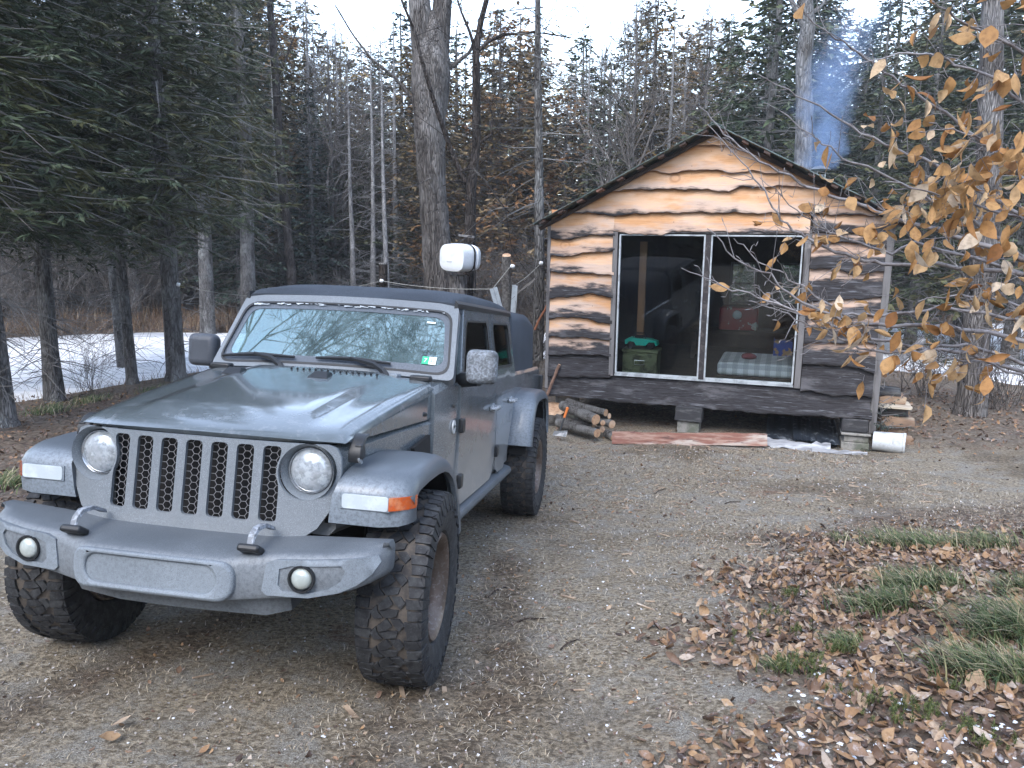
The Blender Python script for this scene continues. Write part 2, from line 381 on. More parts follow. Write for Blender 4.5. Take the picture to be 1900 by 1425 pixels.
# ---------------------------------------------------------------- cabin
CABM=mat4(RC,TC)
cabin=empty('cabin','small wooden cabin with wavy live-edge siding, wide glass doors and low metal roof','cabin',M=CABM)
CD=4.3                                         # depth
def cw_(x,y,z): return RC@np.array([x,y,z])+TC
def board_mat():
    """pine slab; attribute wth: greying of this board, v: 0 top..1 wavy lower edge"""
    t=NT('live_edge_pine');v=t.attr('v');wt=t.attr('wth');sd=t.attr('seed')
    cmb=t.n('CombineXYZ');t.l(t.math('MULTIPLY',sd,7.3),cmb.inputs[2]);t.l(t.math('MULTIPLY',sd,3.1),cmb.inputs[0])
    va=t.n('VectorMath',operation='ADD');t.l(t.coord(),va.inputs[0]);t.l(cmb.outputs[0],va.inputs[1]);P=va.outputs[0]
    def st(sx,sy,sz):
        mp=t.n('Mapping');t.l(P,mp.inputs[0]);mp.inputs['Scale'].default_value=(sx,sy,sz);return mp.outputs[0]
    grain=t.noise(9,6,.65,st(.35,1,5),.6);grain2=t.noise(30,4,.6,st(.2,1,4),.3);blot=t.noise(2.2,4,.6,st(.5,1,1.6));blot2=t.noise(4.5,5,.65,st(.35,1,1.8))
    c=t.mix(t.rng(grain,.35,.7),(.58,.33,.17),(.48,.25,.115))
    c=t.mix(t.rng(blot,.42,.60),c,(.65,.43,.285))
    edge=t.math('ADD',t.math('MULTIPLY',blot2,.5),t.math('SUBTRACT',1,v))
    c=t.mix(t.math('MULTIPLY',t.rng(edge,.92,1.30),.7),c,(.40,.14,.04))
    # knots
    kn=t.voro(1.6,st(.8,1,1.0));c=t.mix(t.rng(kn,.035,.075,.9,0),c,(.22,.085,.035))
    ring=t.math('PINGPONG',t.math('MULTIPLY',kn,14),.5);c=t.mix(t.math('MULTIPLY',t.rng(kn,.08,.2,.45,0),t.rng(ring,.2,.4)),c,(.30,.13,.06))
    # weathering creeps up from the lower edge
    wl=t.math('ADD',t.math('ADD',t.math('MULTIPLY',v,1.15),t.math('MULTIPLY',t.math('SUBTRACT',blot2,.5),1.7)),t.math('SUBTRACT',wt,1.0))
    k=t.rng(wl,-.06,.24)
    wc=t.mix(t.rng(grain2,.35,.65),(.006,.007,.009),(.034,.037,.045))
    wc=t.mix(t.rng(grain,.57,.68),wc,(.13,.138,.155))
    wc=t.mix(t.rng(t.noise(3.1,5,.68,st(.4,1,1.5)),.50,.66,0,.55),wc,(.15,.15,.16))
    c=t.mix(t.rng(wl,-.42,-.05,0,.5),c,(.40,.36,.35));c=t.mix(t.math('MULTIPLY',k,.975),c,wc)
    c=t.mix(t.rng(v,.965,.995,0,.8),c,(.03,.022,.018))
    # nail heads / pin knots
    nk=t.voro(6.5,st(1,1,1));c=t.mix(t.rng(nk,.03,.05,.75,0),c,(.06,.04,.03))
    h=t.math('ADD',grain,t.math('MULTIPLY',grain2,.6))
    return t.out(t.bsdf(c,.8,0,t.bump(h,.35,.012),.25))
BOARD=board_mat()
GREYW=simple('grey_wood',(.17,.165,.165),.85,layers=((14,.4,.7,(.075,.07,.07),(1,1,.12)),(3,.55,.7,(.26,.24,.23))),bump=(26,.4,.008,(1,1,.15)),spec=.2)
DARKW=simple('dark_wood',(.05,.04,.035),.85,layers=((12,.4,.7,(.09,.06,.045),(.2,1,1)),),bump=(20,.4,.01),spec=.2)
def pxpts(L): return [cab(p)[[0,2]] for p in L]
def board(upper,lower,x0,x1,wth,y0,top=None,poly=None,parent=cabin,clip=None):
    """one lapped slab between the (hidden) upper line and wavy lower line"""
    U=np.array(sorted(map(tuple,upper)));L=np.array(sorted(map(tuple,lower)))
    n=max(8,int((x1-x0)/.025));xs=np.linspace(x0,x1,n)
    zu=np.interp(xs,U[:,0],U[:,1]);zl=np.interp(xs,L[:,0],L[:,1])
    sdd=rnd(0,20);zl=zl+.007*np.sin(xs*13+sdd)+.005*np.sin(xs*29+2*sdd)+.003*np.sin(xs*57+3*sdd)
    if clip is not None: zu=np.minimum(zu,clip(xs));zl=np.minimum(zl,clip(xs)-.002)
    rows=[0,.25,.5,.72,.86,.95,.985,1.0];out=[.0,.012,.027,.041,.053,.061,.056,.03]
    V=[];A=[]
    for f,q in zip(rows,out):
        for i,x in enumerate(xs):
            V.append((x,y0-q-.012,zu[i]+(zl[i]-zu[i])*f+.0));A.append(f)
    for i,x in enumerate(xs): V.append((x,y0+.004,zl[i]+.004));A.append(1)
    for i,x in enumerate(xs): V.append((x,y0+.004,zu[i]));A.append(0)
    k=len(rows)+2;Fc=[(r*n+i,r*n+i+1,((r+1)%k)*n+i+1,((r+1)%k)*n+i) for r in range(k) for i in range(n-1)]
    Fc+=[tuple(r*n for r in range(k)),tuple(r*n+n-1 for r in range(k-1,-1,-1))]
    me=bpy.data.meshes.new('siding_board');me.from_pydata(V,[],Fc);me.materials.append(BOARD)
    for nm,val in (('v',A),('wth',[wth]*len(V)),('seed',[sdd]*len(V))):
        a=me.attributes.new(nm,'FLOAT','POINT');a.data.foreach_set('value',val)
    bm=bmesh.new();bm.from_mesh(me);bmesh.ops.recalc_face_normals(bm,faces=bm.faces);bm.to_mesh(me);bm.free()
    me.polygons.foreach_set('use_smooth',[True]*len(me.polygons));me.set_sharp_from_angle(angle=math.radians(40))
    return link('siding_board',me,parent)
RIDGE=cab((1325,231),-.28)[[0,2]];EL=cab((989,417),-.28)[[0,2]]
slL=(RIDGE[1]-EL[1])/(RIDGE[0]-EL[0])
ER=cab((1500,317),-.28)[[0,2]];slR=(RIDGE[1]-ER[1])/(ER[0]-RIDGE[0])
XL,XR=-1.0,3.42;RX=float(RIDGE[0])
def roofz(x): return np.where(np.asarray(x)<RX,RIDGE[1]-(RX-np.asarray(x))*slL,RIDGE[1]-(np.asarray(x)-RX)*slR)-.075
def off(L,d): return [(p[0],p[1]+d) for p in L]
g1=pxpts([(1240,272),(1263,271),(1300,269),(1337,271),(1361,275),(1400,275)])
g2=pxpts([(1150,322),(1200,317),(1224,318),(1244,324),(1265,320),(1290,316),(1321,316.5),(1361,322),(1394,318),(1426,323),(1458,321),(1520,322)])
g3=pxpts([(1080,358),(1117,355),(1200,352),(1281,352),(1353,356),(1371,349),(1458,346),(1560,350)])
g4=pxpts([(1030,396),(1067,395),(1123,398),(1152,402),(1175,397),(1200,396),(1300,395),(1460,397),(1560,399),(1660,401)])
hd=pxpts([(1139,430),(1200,437),(1225,436),(1250,431),(1350,431),(1460,433),(1505,435)])
board([(-1,9),(4,9)],g1,RX-.55,RX+.75,-.25,.0,clip=roofz)
board(off(g1,.05),g2,RX-1.25,RX+1.35,-.22,.004,clip=roofz)
board(off(g2,.05),g3,RX-1.75,RX+1.9,-.02,.008,clip=roofz)
board(off(g3,.05),g4,XL+.02,XR-.02,.02,.012,clip=roofz)
board(off(g4,.05),hd,cab((1140,420))[0],cab((1503,420))[0],.08,.016)
xl1=float(cab((1139,560))[0]);xr0=float(cab((1497,560))[0])
Ls=[([(1015,440),(1020,441),(1045,447),(1060,444),(1085,438),(1140,437)],.38),
([(1015,476),(1060,475),(1100,468),(1139,466)],.25),([(1015,503),(1070,508),(1100,507),(1138,512)],.32),([(1015,555),(1050,551),(1075,548),(1100,545),(1137,552)],.62),
([(1015,592),(1060,588),(1080,589),(1110,598),(1136,600)],.45),([(1012,625),(1080,626),(1134,631)],.55),([(1012,657),(1040,659),(1075,657),(1132,661)],.72),([(1010,698),(1097,700),(1131,699.5)],1.35)]
prev=g4
for L,wt in Ls:
    L=pxpts(L);board(off(prev,.05),L,XL+.035,xl1-.004,wt-.18 if wt<1 else wt,.016);prev=L
Rs=[([(1500,433),(1570,433),(1660,437)],.55),([(1500,452),(1586,450),(1620,458),(1660,464)],.6),([(1490,497),(1549,500),(1590,509.5),(1641,504),(1655,503)],.62),([(1490,561),(1568,557),(1645,550)],.85),
([(1485,593),(1530,591),(1640,586)],.75),([(1480,636),(1598,637),(1632,638.5)],.8),([(1480,675),(1565,678),(1595,685),(1632,694)],.72),([(1480,727),(1507,723.6),(1524,728),(1546,736),(1585,732),(1630,738)],1.25)]
prev=g4
for L,wt in Rs:
    L=pxpts(L);board(off(prev,.05),L,xr0+.004,XR-.05,wt-.10 if wt<1 else wt,.016);prev=L
base=pxpts([(1010,733),(1020,734),(1089,738),(1171,748),(1240,752),(1420,767),(1530,772),(1625,779)])
btop=[(-2,-.02),(cab((1140,697))[0],-.035),(cab((1484,724))[0],-.035),(5,-.03)]
o=board(btop,base,XL+.01,XR-.03,1.5,.022)
# corner trims, window casing
def trim(x,z0,z1,wd,name='corner_trim',y=-.03,t=.05,x2=None):
    mb=MB();x2=x if x2 is None else x2
    mb.add([(x-wd/2,y,z0),(x+wd/2,y,z0),(x2+wd/2,y,z1),(x2-wd/2,y,z1),(x-wd/2,y+t,z0),(x+wd/2,y+t,z0),(x2+wd/2,y+t,z1),(x2-wd/2,y+t,z1)],[(0,1,2,3),(7,6,5,4),(0,4,5,1),(1,5,6,2),(2,6,7,3),(3,7,4,0)])
    return mb.build(name,GREYW,cabin,bevel=.004)
trim(XL+.01,-.28,float(roofz(XL))-.02,.05);zb=float(cab((1619,804))[2]);trim(XR-.01,zb,float(roofz(XR))-.02,.085)
WX0,WX1=0.02,2.40;WZ0,WZ1=0.0,1.95
trim(WX0-.055,-.03,WZ1+.06,.065,'window_casing',-.05,.09);trim(WX1+.055,-.03,WZ1+.06,.075,'window_casing',-.05,.09)
mb=MB();mb.box(((WX0+WX1)/2,-.0,WZ1+.035),(WX1-WX0+.04,.08,.04));mb.build('window_casing',GREYW,cabin,bevel=.004)
# side, rear walls, floor, ceiling lining
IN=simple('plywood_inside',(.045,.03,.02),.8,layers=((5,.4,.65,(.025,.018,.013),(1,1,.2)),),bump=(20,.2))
mb=MB()
for x in (XL+.03,XR-.03):
    mb=MB();mb.box((x,CD/2+.02,(roofz(x)-.38)/2),(.06,CD,float(roofz(x))+.38-.03));mb.build('side_wall',GREYW,cabin)
gl=NT('window_glass');fr=gl.n('Fresnel');fr.inputs[0].default_value=1.55
mx=gl.n('MixShader');gl.l(fr.outputs[0],mx.inputs[0])
tr=gl.n('BsdfTransparent');tr.inputs[0].default_value=(.90,.93,.93,1);go=gl.n('BsdfGlossy');go.inputs['Roughness'].default_value=.015;go.inputs[0].default_value=(.9,.92,.95,1)
gl.l(tr.outputs[0],mx.inputs[1]);gl.l(go.outputs[0],mx.inputs[2]);GLASS=gl.out(mx.outputs[0])
# rear wall with two windows
def holebox(xa,xb,za,zb): return [(xa,za),(xb,za),(xb,zb),(xa,zb)]
RW=[(1.25,1.72,.72,1.50),(2.12,2.62,.72,1.50)]
mb=MB();out_=[(XL+.06,-.36),(XR-.06,-.36),(XR-.06,float(roofz(XR-.06))-.03),(RX,float(roofz(RX))-.03),(XL+.06,float(roofz(XL+.06))-.03)]
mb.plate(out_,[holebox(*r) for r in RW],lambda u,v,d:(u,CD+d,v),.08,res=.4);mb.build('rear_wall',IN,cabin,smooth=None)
for xa,xb,za,zb in RW:
    mb=MB()
    for c,s_ in ((((xa+xb)/2,0,za+.02),(xb-xa,.05,.04)),(((xa+xb)/2,0,zb-.02),(xb-xa,.05,.04)),((xa+.02,0,(za+zb)/2),(.04,.05,zb-za-.08)),((xb-.02,0,(za+zb)/2),(.04,.05,zb-za-.08)),(((xa+xb)/2,0,(za+zb)/2),(xb-xa-.08,.04,.03))):
        mb.box((c[0],CD+.04,c[2]),s_)
    f=mb.build('rear_window',GREYW,cabin)
    mb=MB();mb.box(((xa+xb)/2,CD+.055,(za+zb)/2),(xb-xa-.06,.005,zb-za-.06));mb.build('pane',GLASS,f,smooth=None)
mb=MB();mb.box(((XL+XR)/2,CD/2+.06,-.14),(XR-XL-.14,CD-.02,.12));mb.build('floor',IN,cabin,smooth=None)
mb=MB()
for k in range(5): mb.box(((XL+XR)/2,CD*k/4*.96+.1,-.30),(XR-XL-.2,.09,.16))
mb.build('floor_joist',DARKW,cabin,smooth=None)
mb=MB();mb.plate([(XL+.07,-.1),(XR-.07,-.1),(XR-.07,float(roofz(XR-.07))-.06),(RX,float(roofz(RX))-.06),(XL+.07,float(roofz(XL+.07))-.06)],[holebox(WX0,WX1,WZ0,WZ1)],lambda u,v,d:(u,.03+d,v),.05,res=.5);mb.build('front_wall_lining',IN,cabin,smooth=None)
# interior posts (a light stud is seen through the left pane)
STUD=simple('pine_stud',(.24,.13,.07),.75,layers=((6,.4,.7,(.30,.16,.08),(1,1,.15)),))
mb=MB();mb.box((.26,.55,.9),(.10,.05,1.9));mb.build('stud',STUD,cabin)
# roof: corrugated metal sheets on purlins and rafters
ROOFM=simple('weathered_roof_metal',(.14,.19,.18),.45,.6,layers=((6,.5,.65,(.10,.06,.04)),(1.2,.5,.7,(.22,.27,.26))),bump=(60,.1))
for sgn,sl,xe in ((-1,slL,EL[0]),(1,slR,XR+.22)):
    n=160;ys=np.linspace(-.30,CD+.25,n);V=[];xs=[RX,RX+(xe-RX)*.5,xe]
    for x in xs:
        for y in ys:
            z=RIDGE[1]-abs(x-RX)*sl+.009*math.sin(y*2*PI/.075)
            V.append((x,y,z+.012))
    for x in xs:
        for y in ys: V.append((x,y,RIDGE[1]-abs(x-RX)*sl+.009*math.sin(y*2*PI/.075)+.004))
    Fc=[(r*n+i,r*n+i+1,(r+1)*n+i+1,(r+1)*n+i) for r in (0,1,3,4) for i in range(n-1)]+[(2*n+i,2*n+i+1,5*n+i+1,5*n+i) for i in range(n-1)]+[(r*n,(r+1)*n,(r+4)*n,(r+3)*n) for r in (0,1)]
    mb=MB();mb.add(V,Fc);mb.build('roof_sheet',ROOFM,cabin,smooth=50)
    PUR=simple('purlin_wood_%d'%(sgn+1),(.085,.05,.038),.8,layers=((8,.4,.65,(.04,.03,.026),(1,.15,1)),(2.3,.56,.62,(.20,.10,.07))))
    a=math.atan(sl)*sgn
    k=9
    for i in range(k):
        x=RX+(xe-RX)*(.05+.9*i/(k-1));z=RIDGE[1]-abs(x-RX)*sl-.024*math.cos(a)
        mb=MB();mb.box((x,CD/2-.02-rnd(0,.02),z),(.085,CD+.5,.032),Matrix.Rotation(a,3,'Y'));mb.build('purlin',PUR,cabin)
    if sgn:
        mb=MB();L=abs(xe-RX)*math.sqrt(1+sl*sl)-.06
        mb.box(((RX+xe)/2+.0,-.045,(RIDGE[1]*2-abs(xe-RX)*sl)/2-.068),(L,.045,.05),Matrix.Rotation(a,3,'Y'));mb.build('rake_board',DARKW,cabin)
mb=MB()
mb.loft([[(RX-.13,y,RIDGE[1]-.13*slL+.03),(RX,y,RIDGE[1]+.035),(RX+.13,y,RIDGE[1]-.13*slR+.03),(RX+.13,y,RIDGE[1]-.13*slR+.024),(RX,y,RIDGE[1]+.028),(RX-.13,y,RIDGE[1]-.13*slL+.024)] for y in (-.31,CD+.26)]);mb.build('ridge_cap',ROOFM,cabin,smooth=None)
# stove pipe with cap
STEEL=simple('stovepipe_steel',(.30,.31,.32),.4,.8,layers=((8,.5,.65,(.08,.08,.085)),))
cp=cab((1522,312),2.4);CX,CZ=float(cp[0]),float(cp[2])
zr=RIDGE[1]-(CX-RX)*slR
mb=MB();mb.lathe([(.0,zr-.3),(.085,zr-.3),(.085,CZ-.10),(.078,CZ-.10),(.078,CZ-.3)],Matrix.Translation((CX,2.4,0)));pipe=mb.build('stovepipe',STEEL,cabin)
mb=MB()
for q in range(3): mb.box((CX+.08*math.cos(q*2.1),2.4+.08*math.sin(q*2.1),CZ-.07),(.012,.012,.1))
mb.lathe([(0,CZ+.035),(.09,CZ+.02),(.155,CZ-.022),(.15,CZ-.03),(0,CZ-.01)],Matrix.Translation((CX,2.4,0)));mb.build('rain_cap',STEEL,pipe)
# sliding doors
ALU=simple('white_aluminium',(.50,.54,.56),.45,.2,layers=((9,.45,.65,(.30,.32,.34)),))
DKF=simple('dark_door_frame',(.035,.03,.032),.5,.2,layers=((14,.5,.7,(.10,.09,.085)),))
wdoor=MB();xm=(WX0+WX1)/2-.035
def frame(mb,x0,x1,z0,z1,w,y,t,bottom=None):
    b=bottom or w
    mb.box(((x0+x1)/2,y,z0+b/2),(x1-x0,t,b));mb.box(((x0+x1)/2,y,z1-w/2),(x1-x0,t,w))
    mb.box((x0+w/2,y,(z0+b+z1-w)/2),(w,t,z1-z0-w-b));mb.box((x1-w/2,y,(z0+b+z1-w)/2),(w,t,z1-z0-w-b))
for x0,x1,y in ((WX0+.0,xm,.0),(xm+.075,WX1-.0,.0)):
    mb=MB();frame(mb,x0,x1,WZ0,WZ1,.019,y,.055,.028);d=mb.build('sliding_door',ALU,cabin,bevel=.003)
    mb=MB();mb.box(((x0+x1)/2,y+.005,(WZ0+WZ1)/2),(x1-x0-.04,.006,WZ1-WZ0-.04));mb.build('pane',GLASS,d,smooth=None)
mb=MB();mb.box((xm+.0375,-.004,(WZ0+WZ1)/2),(.071,.06,WZ1-WZ0));
for z in (.55,1.0,1.5): mb.lathe([(0,-.005),(.010,-.003),(.011,0)],Matrix.Translation((xm+.037,-.035,z))@Matrix.Rotation(PI/2,4,'X'),8)
mb.build('door_mullion',DKF,cabin,bevel=.004)
mb=MB();mb.box(((WX0+WX1)/2,.0,-.012),(WX1-WX0+.02,.07,.02));mb.build('door_sill',ALU,cabin)
# rafters seen inside
mb=MB()
for y in (.9,1.8,2.7,3.6):
    for sgn,sl,xe in ((-1,slL,XL+.1),(1,slR,XR-.1)):
        a=math.atan(sl)*sgn;L=abs(xe-RX)*math.sqrt(1+sl*sl)
        mb.box(((RX+xe)/2,y,(RIDGE[1]*2-abs(xe-RX)*sl)/2-.12),(L,.045,.12),Matrix.Rotation(a,3,'Y'))
mb.build('rafter',STUD,cabin,smooth=None)

# piers under the cabin
CONC=simple('concrete_block',(.27,.26,.24),.9,layers=((14,.45,.65,(.17,.165,.15)),(3,.5,.65,(.13,.14,.11))),bump=(90,.5,.006),spec=.2)
OLDW=simple('charred_old_timber',(.045,.045,.048),.9,layers=((10,.45,.65,(.13,.13,.13),(.3,1,1)),),bump=(25,.6,.012,(.3,1,1)),spec=.2)
def cthing(name,label,cat,x,y,z,rz=0,group=None):
    return empty(name,label,cat,group=group,M=CABM@Matrix.Translation((x,y,z))@Matrix.Rotation(rz,4,'Z'))
def zg_c(x,y):
    p=cw_(x,y,0);return gz(p[0],p[1])-float(TC[2])
x=float(cab((1278,790),.05)[0]);z0=zg_c(x,.1);zt=float(np.interp(x,*np.array(base).T))+.0
p=cthing('support_pier','timber chunk on a grey concrete block under the middle of the cabin front','support pier',x,.10,z0)
mb=MB();mb.box((0,0,(zt-z0-.19)/2-.03),(.30,.32,zt-z0-.19+.06));mb.build('concrete_block',CONC,p,bevel=.012)
mb=MB();mb.box((.0,-.03,zt-z0-.085),(.37,.34,.205),Matrix.Rotation(.02,3,'Y'),taper=.97);mb.build('timber_chunk',OLDW,p,bevel=.012)
x=float(cab((1587,800),.05)[0]);z0=zg_c(x,.1);zt=float(np.interp(x,*np.array(base).T));H=zt-z0
p=cthing('support_pier','stepped stack of concrete blocks and a dark timber under the right cabin corner','support pier',x,.10,z0)
mb=MB();mb.box((0,0,H*.13-.03),(.34,.34,H*.26+.06));mb.build('concrete_block',CONC,p,bevel=.01)
mb=MB();mb.box((.01,0,H*.37),(.30,.3,H*.22-.006));mb.build('concrete_block',CONC,p,bevel=.01)
mb=MB();mb.box((.0,-.01,H*.525),(.36,.36,H*.09-.006));mb.build('concrete_slab',CONC,p,bevel=.008)
mb=MB();mb.box((-.02,-.0,H*.785),(.33,.33,H*.42),taper=.96);mb.build('timber_chunk',OLDW,p,bevel=.02)
for i,(x,y) in enumerate(((-.75,.3),(-.75,3.9),(1.2,3.9),(3.1,3.9))):
    z0=zg_c(x,y);p=cthing('support_pier',['concrete block under the left front corner of the cabin, behind the firewood','concrete block under the hidden left rear cabin corner','concrete block under the middle of the hidden rear cabin edge','concrete block under the hidden right rear cabin corner'][i],'support pier',x,y,z0)
    h=-.30-z0-.02;mb=MB();mb.box((0,0,h/2-.03),(.3,.3,h+.06));mb.build('concrete_block',CONC,p,bevel=.01)

# things inside the cabin
GM=simple('olive_metal',(.17,.19,.10),.5,.1,layers=((7,.5,.65,(.065,.07,.04)),))
CH=simple('bright_steel',(.6,.6,.6),.3,1)
FL=-.08
bx=float(cab((1190,665),.42)[0])
b=cthing('metal_footlocker','olive green metal footlocker with a wire handle just inside the left glass pane','footlocker',bx,.45,FL)
mb=MB();mb.box((0,0,.18),(.50,.36,.36));mb.build('body',GM,b,bevel=.012)
mb=MB();mb.box((0,0,.385),(.52,.38,.045));mb.build('lid',GM,b,bevel=.008)
mb=MB();mb.tube([(-.07,-.187,.25),(-.07,-.2,.25),(-.07,-.2,.19),(.07,-.2,.19),(.07,-.2,.25),(-.07,-.2,.25)],.006,6);mb.build('handle',CH,b)
TEAL=simple('mint_plastic',(.01,.52,.38),.35);BLK=simple('black_rubber',(.012,.012,.013),.7,bump=(40,.3))
tt=cthing('toy_truck','mint green toy off-road car with black wheels on top of the olive footlocker','toy car',bx+.0,.42,FL+.408)
prof=[(-.23,.06),(-.235,.12),(-.17,.155),(-.10,.16),(-.06,.15),(.02,.145),(.12,.14),(.22,.115),(.235,.06),(.21,.055),(.19,.10),(.10,.10),(.07,.05),(-.07,.05),(-.10,.10),(-.18,.105),(-.205,.06)]
mb=MB();mb.plate(prof,[],lambda u,v,d:(u,-.10+d,v),.2,res=.05);mb.build('body',TEAL,tt,bevel=.006)
for sx in (-1,1):
    for sy in (-1,1):
        mb=MB();mb.lathe([(0,-.03),(.04,-.03),(.05,-.02),(.05,.02),(.04,.03),(0,.03)],Matrix.Translation((sx*.145,sy*.085,.05))@Matrix.Rotation(PI/2,4,'X'),16);mb.build('wheel',BLK,tt)
mb=MB();mb.tube([(-.12,-.07,.15),(-.10,-.07,.22),(.02,-.07,.22),(.06,-.07,.15)],.006,6);mb.tube([(-.12,.07,.15),(-.10,.07,.22),(.02,.07,.22),(.06,.07,.15)],.006,6)
mb.box((-.04,0,.17),(.12,.13,.03));mb.build('roll_cage',BLK,tt)
def plaid():
    t=NT('grey_plaid_ticking');sx=t.n('SeparateXYZ');t.l(t.coord(scale=(1,1,1)),sx.inputs[0])
    def stripes(o,f,w): return t.rng(t.math('ABSOLUTE',t.math('SUBTRACT',t.math('FRACT',t.math('MULTIPLY',o,f)),.5)),w,w+.04,1,0)
    a=stripes(sx.outputs[0],7,.22);b=stripes(t.math('ADD',sx.outputs[1],sx.outputs[2]),7,.22);e=stripes(sx.outputs[0],28,.12)
    c=t.mix(t.math('MULTIPLY',a,.55),(.74,.78,.80),(.30,.33,.36));c=t.mix(t.math('MULTIPLY',b,.55),c,(.26,.29,.33));c=t.mix(t.math('MULTIPLY',e,.25),c,(.5,.55,.62))
    return t.out(t.bsdf(c,.9))
mxx=float(cab((1400,690),.55)[0])
mt=MB();mt.box((mxx+.05,.75,FL+.22),(1.08,1.15,.18));o=mt.build('mattress',plaid(),None,bevel=.05,seg=4);o.matrix_world=CABM
tag(o,'grey and white plaid mattress on the low bunk behind the right glass pane','mattress')
mb=MB();mb.box((mxx+.05,.76,FL+.062),(1.06,1.12,.12));o=mb.build('bunk_platform',DARKW,None,bevel=.01);o.matrix_world=CABM;tag(o,'low dark wooden bunk platform under the plaid mattress','bunk')
RED=simple('dark_red_cloth',(.16,.02,.03),.85,bump=(30,.5,.02))
c=cab((1388,677),.7)
mb=MB();rings=[]
for q,(r,h) in enumerate(((.06,0),(.085,.012),(.09,.04),(.07,.07),(.035,.082))): rings.append([(r*1.15*math.cos(a)*(1+.12*math.sin(3*a+q)),r*.8*math.sin(a),h) for a in np.linspace(0,2*PI,17)[:-1]])
mb.loft(rings);o=mb.build('knit_cap',RED,None,60);o.matrix_world=CABM@Matrix.Translation((float(c[0]),.62,FL+.312));tag(o,'small crumpled dark red cap lying on the plaid mattress','cap')
BLU=simple('blue_carton',(.03,.07,.32),.5,layers=((9,.5,.55,(.4,.25,.12)),))
c=cab((1440,668),1.15);mb=MB();mb.box((0,0,.11),(.26,.18,.22));mb.box((-.125,0,.222),(.006,.16,.05));o=mb.build('carton',BLU,None,bevel=.004);o.matrix_world=CABM@Matrix.Translation((float(c[0])+.08,1.18,FL+.313));tag(o,'blue and tan cardboard carton at the back of the mattress','carton')
REDB=simple('red_plastic',(.30,.02,.025),.4,layers=((5,.6,.62,(.5,.45,.4)),))
c=cab((1365,580),2.6);q=cthing('red_jug_crate','red plastic crate on a dark table deep inside the cabin','crate',float(c[0])+.05,2.75,.42)
mb=MB();mb.box((0,0,.19),(.62,.36,.38));mb.build('body',REDB,q,bevel=.03);mb=MB();mb.lathe([(0,0),(.07,.0),(.075,.03),(.05,.045),(0,.045)],Matrix.Translation((-.02,-.18,.26))@Matrix.Rotation(PI/2,4,'X'),16);mb.build('spout',ALU,q)
q=cthing('table','dark wooden table at the back of the cabin interior under the red crate','table',1.6,2.85,FL)
mb=MB();mb.box((0,0,.47),(1.7,.7,.05));mb.build('tabletop',DARKW,q,bevel=.006)
for sx in (-.78,.78):
    for sy in (-.28,.28):
        mb=MB();mb.box((sx,sy,.222),(.07,.07,.444));mb.build('leg',DARKW,q)
# smoke from the stovepipe
def smoke_mat():
    t=NT('wood_smoke');n=t.noise(3.0,5,.62,None,.6,(1,1,.75));sp=t.n('SeparateXYZ');t.l(t.coord(loc=(-CX,-2.4,-CZ)),sp.inputs[0])
    h=sp.outputs[2];hp=t.math('MAXIMUM',h,0.0)
    ax=t.math('ADD',t.math('MULTIPLY',t.math('POWER',hp,1.7),.11),-.05)
    wob=t.math('MULTIPLY',t.math('SINE',t.math('MULTIPLY',h,3.4)),.06)
    dx=t.math('SUBTRACT',sp.outputs[0],t.math('ADD',ax,wob));dy=sp.outputs[1]
    r=t.math('SQRT',t.math('ADD',t.math('MULTIPLY',dx,dx),t.math('MULTIPLY',dy,dy)))
    q=t.math('DIVIDE',r,t.math('ADD',.42,t.math('MULTIPLY',hp,.07)))
    q=t.math('ADD',q,t.math('MULTIPLY',t.math('SUBTRACT',n,.5),2.1))
    d=t.math('MULTIPLY',t.rng(q,-.1,.95,1,0),t.math('MULTIPLY',t.rng(h,-.04,.05),t.rng(h,.4,2.9,1,0)))
    v=t.n('VolumePrincipled');v.inputs['Color'].default_value=(.40,.55,.82,1);v.inputs['Anisotropy'].default_value=.1
    t.l(t.math('MULTIPLY',d,2.3),v.inputs['Density']);return t.out(None,v.outputs[0])
mb=MB();rings=[]
for h,r,dx in ((-.06,.3,0),(.0,.5,-.03),(.3,.62,-.03),(.8,.65,.0),(1.3,.65,.08),(1.8,.7,.2),(2.4,.75,.42),(2.8,.7,.6),(3.0,.3,.65)):
    rings.append([(CX+dx+r*math.cos(a)*(1+.12*math.sin(2*a+h*4)),2.4+r*math.sin(a),CZ+.02+h) for a in np.linspace(0,2*PI,25)[:-1]])
mb.loft(rings);o=mb.build('smoke',smoke_mat(),None,80);o.matrix_world=CABM;tag(o,'thin blue wood smoke rising from the cabin stovepipe','smoke')
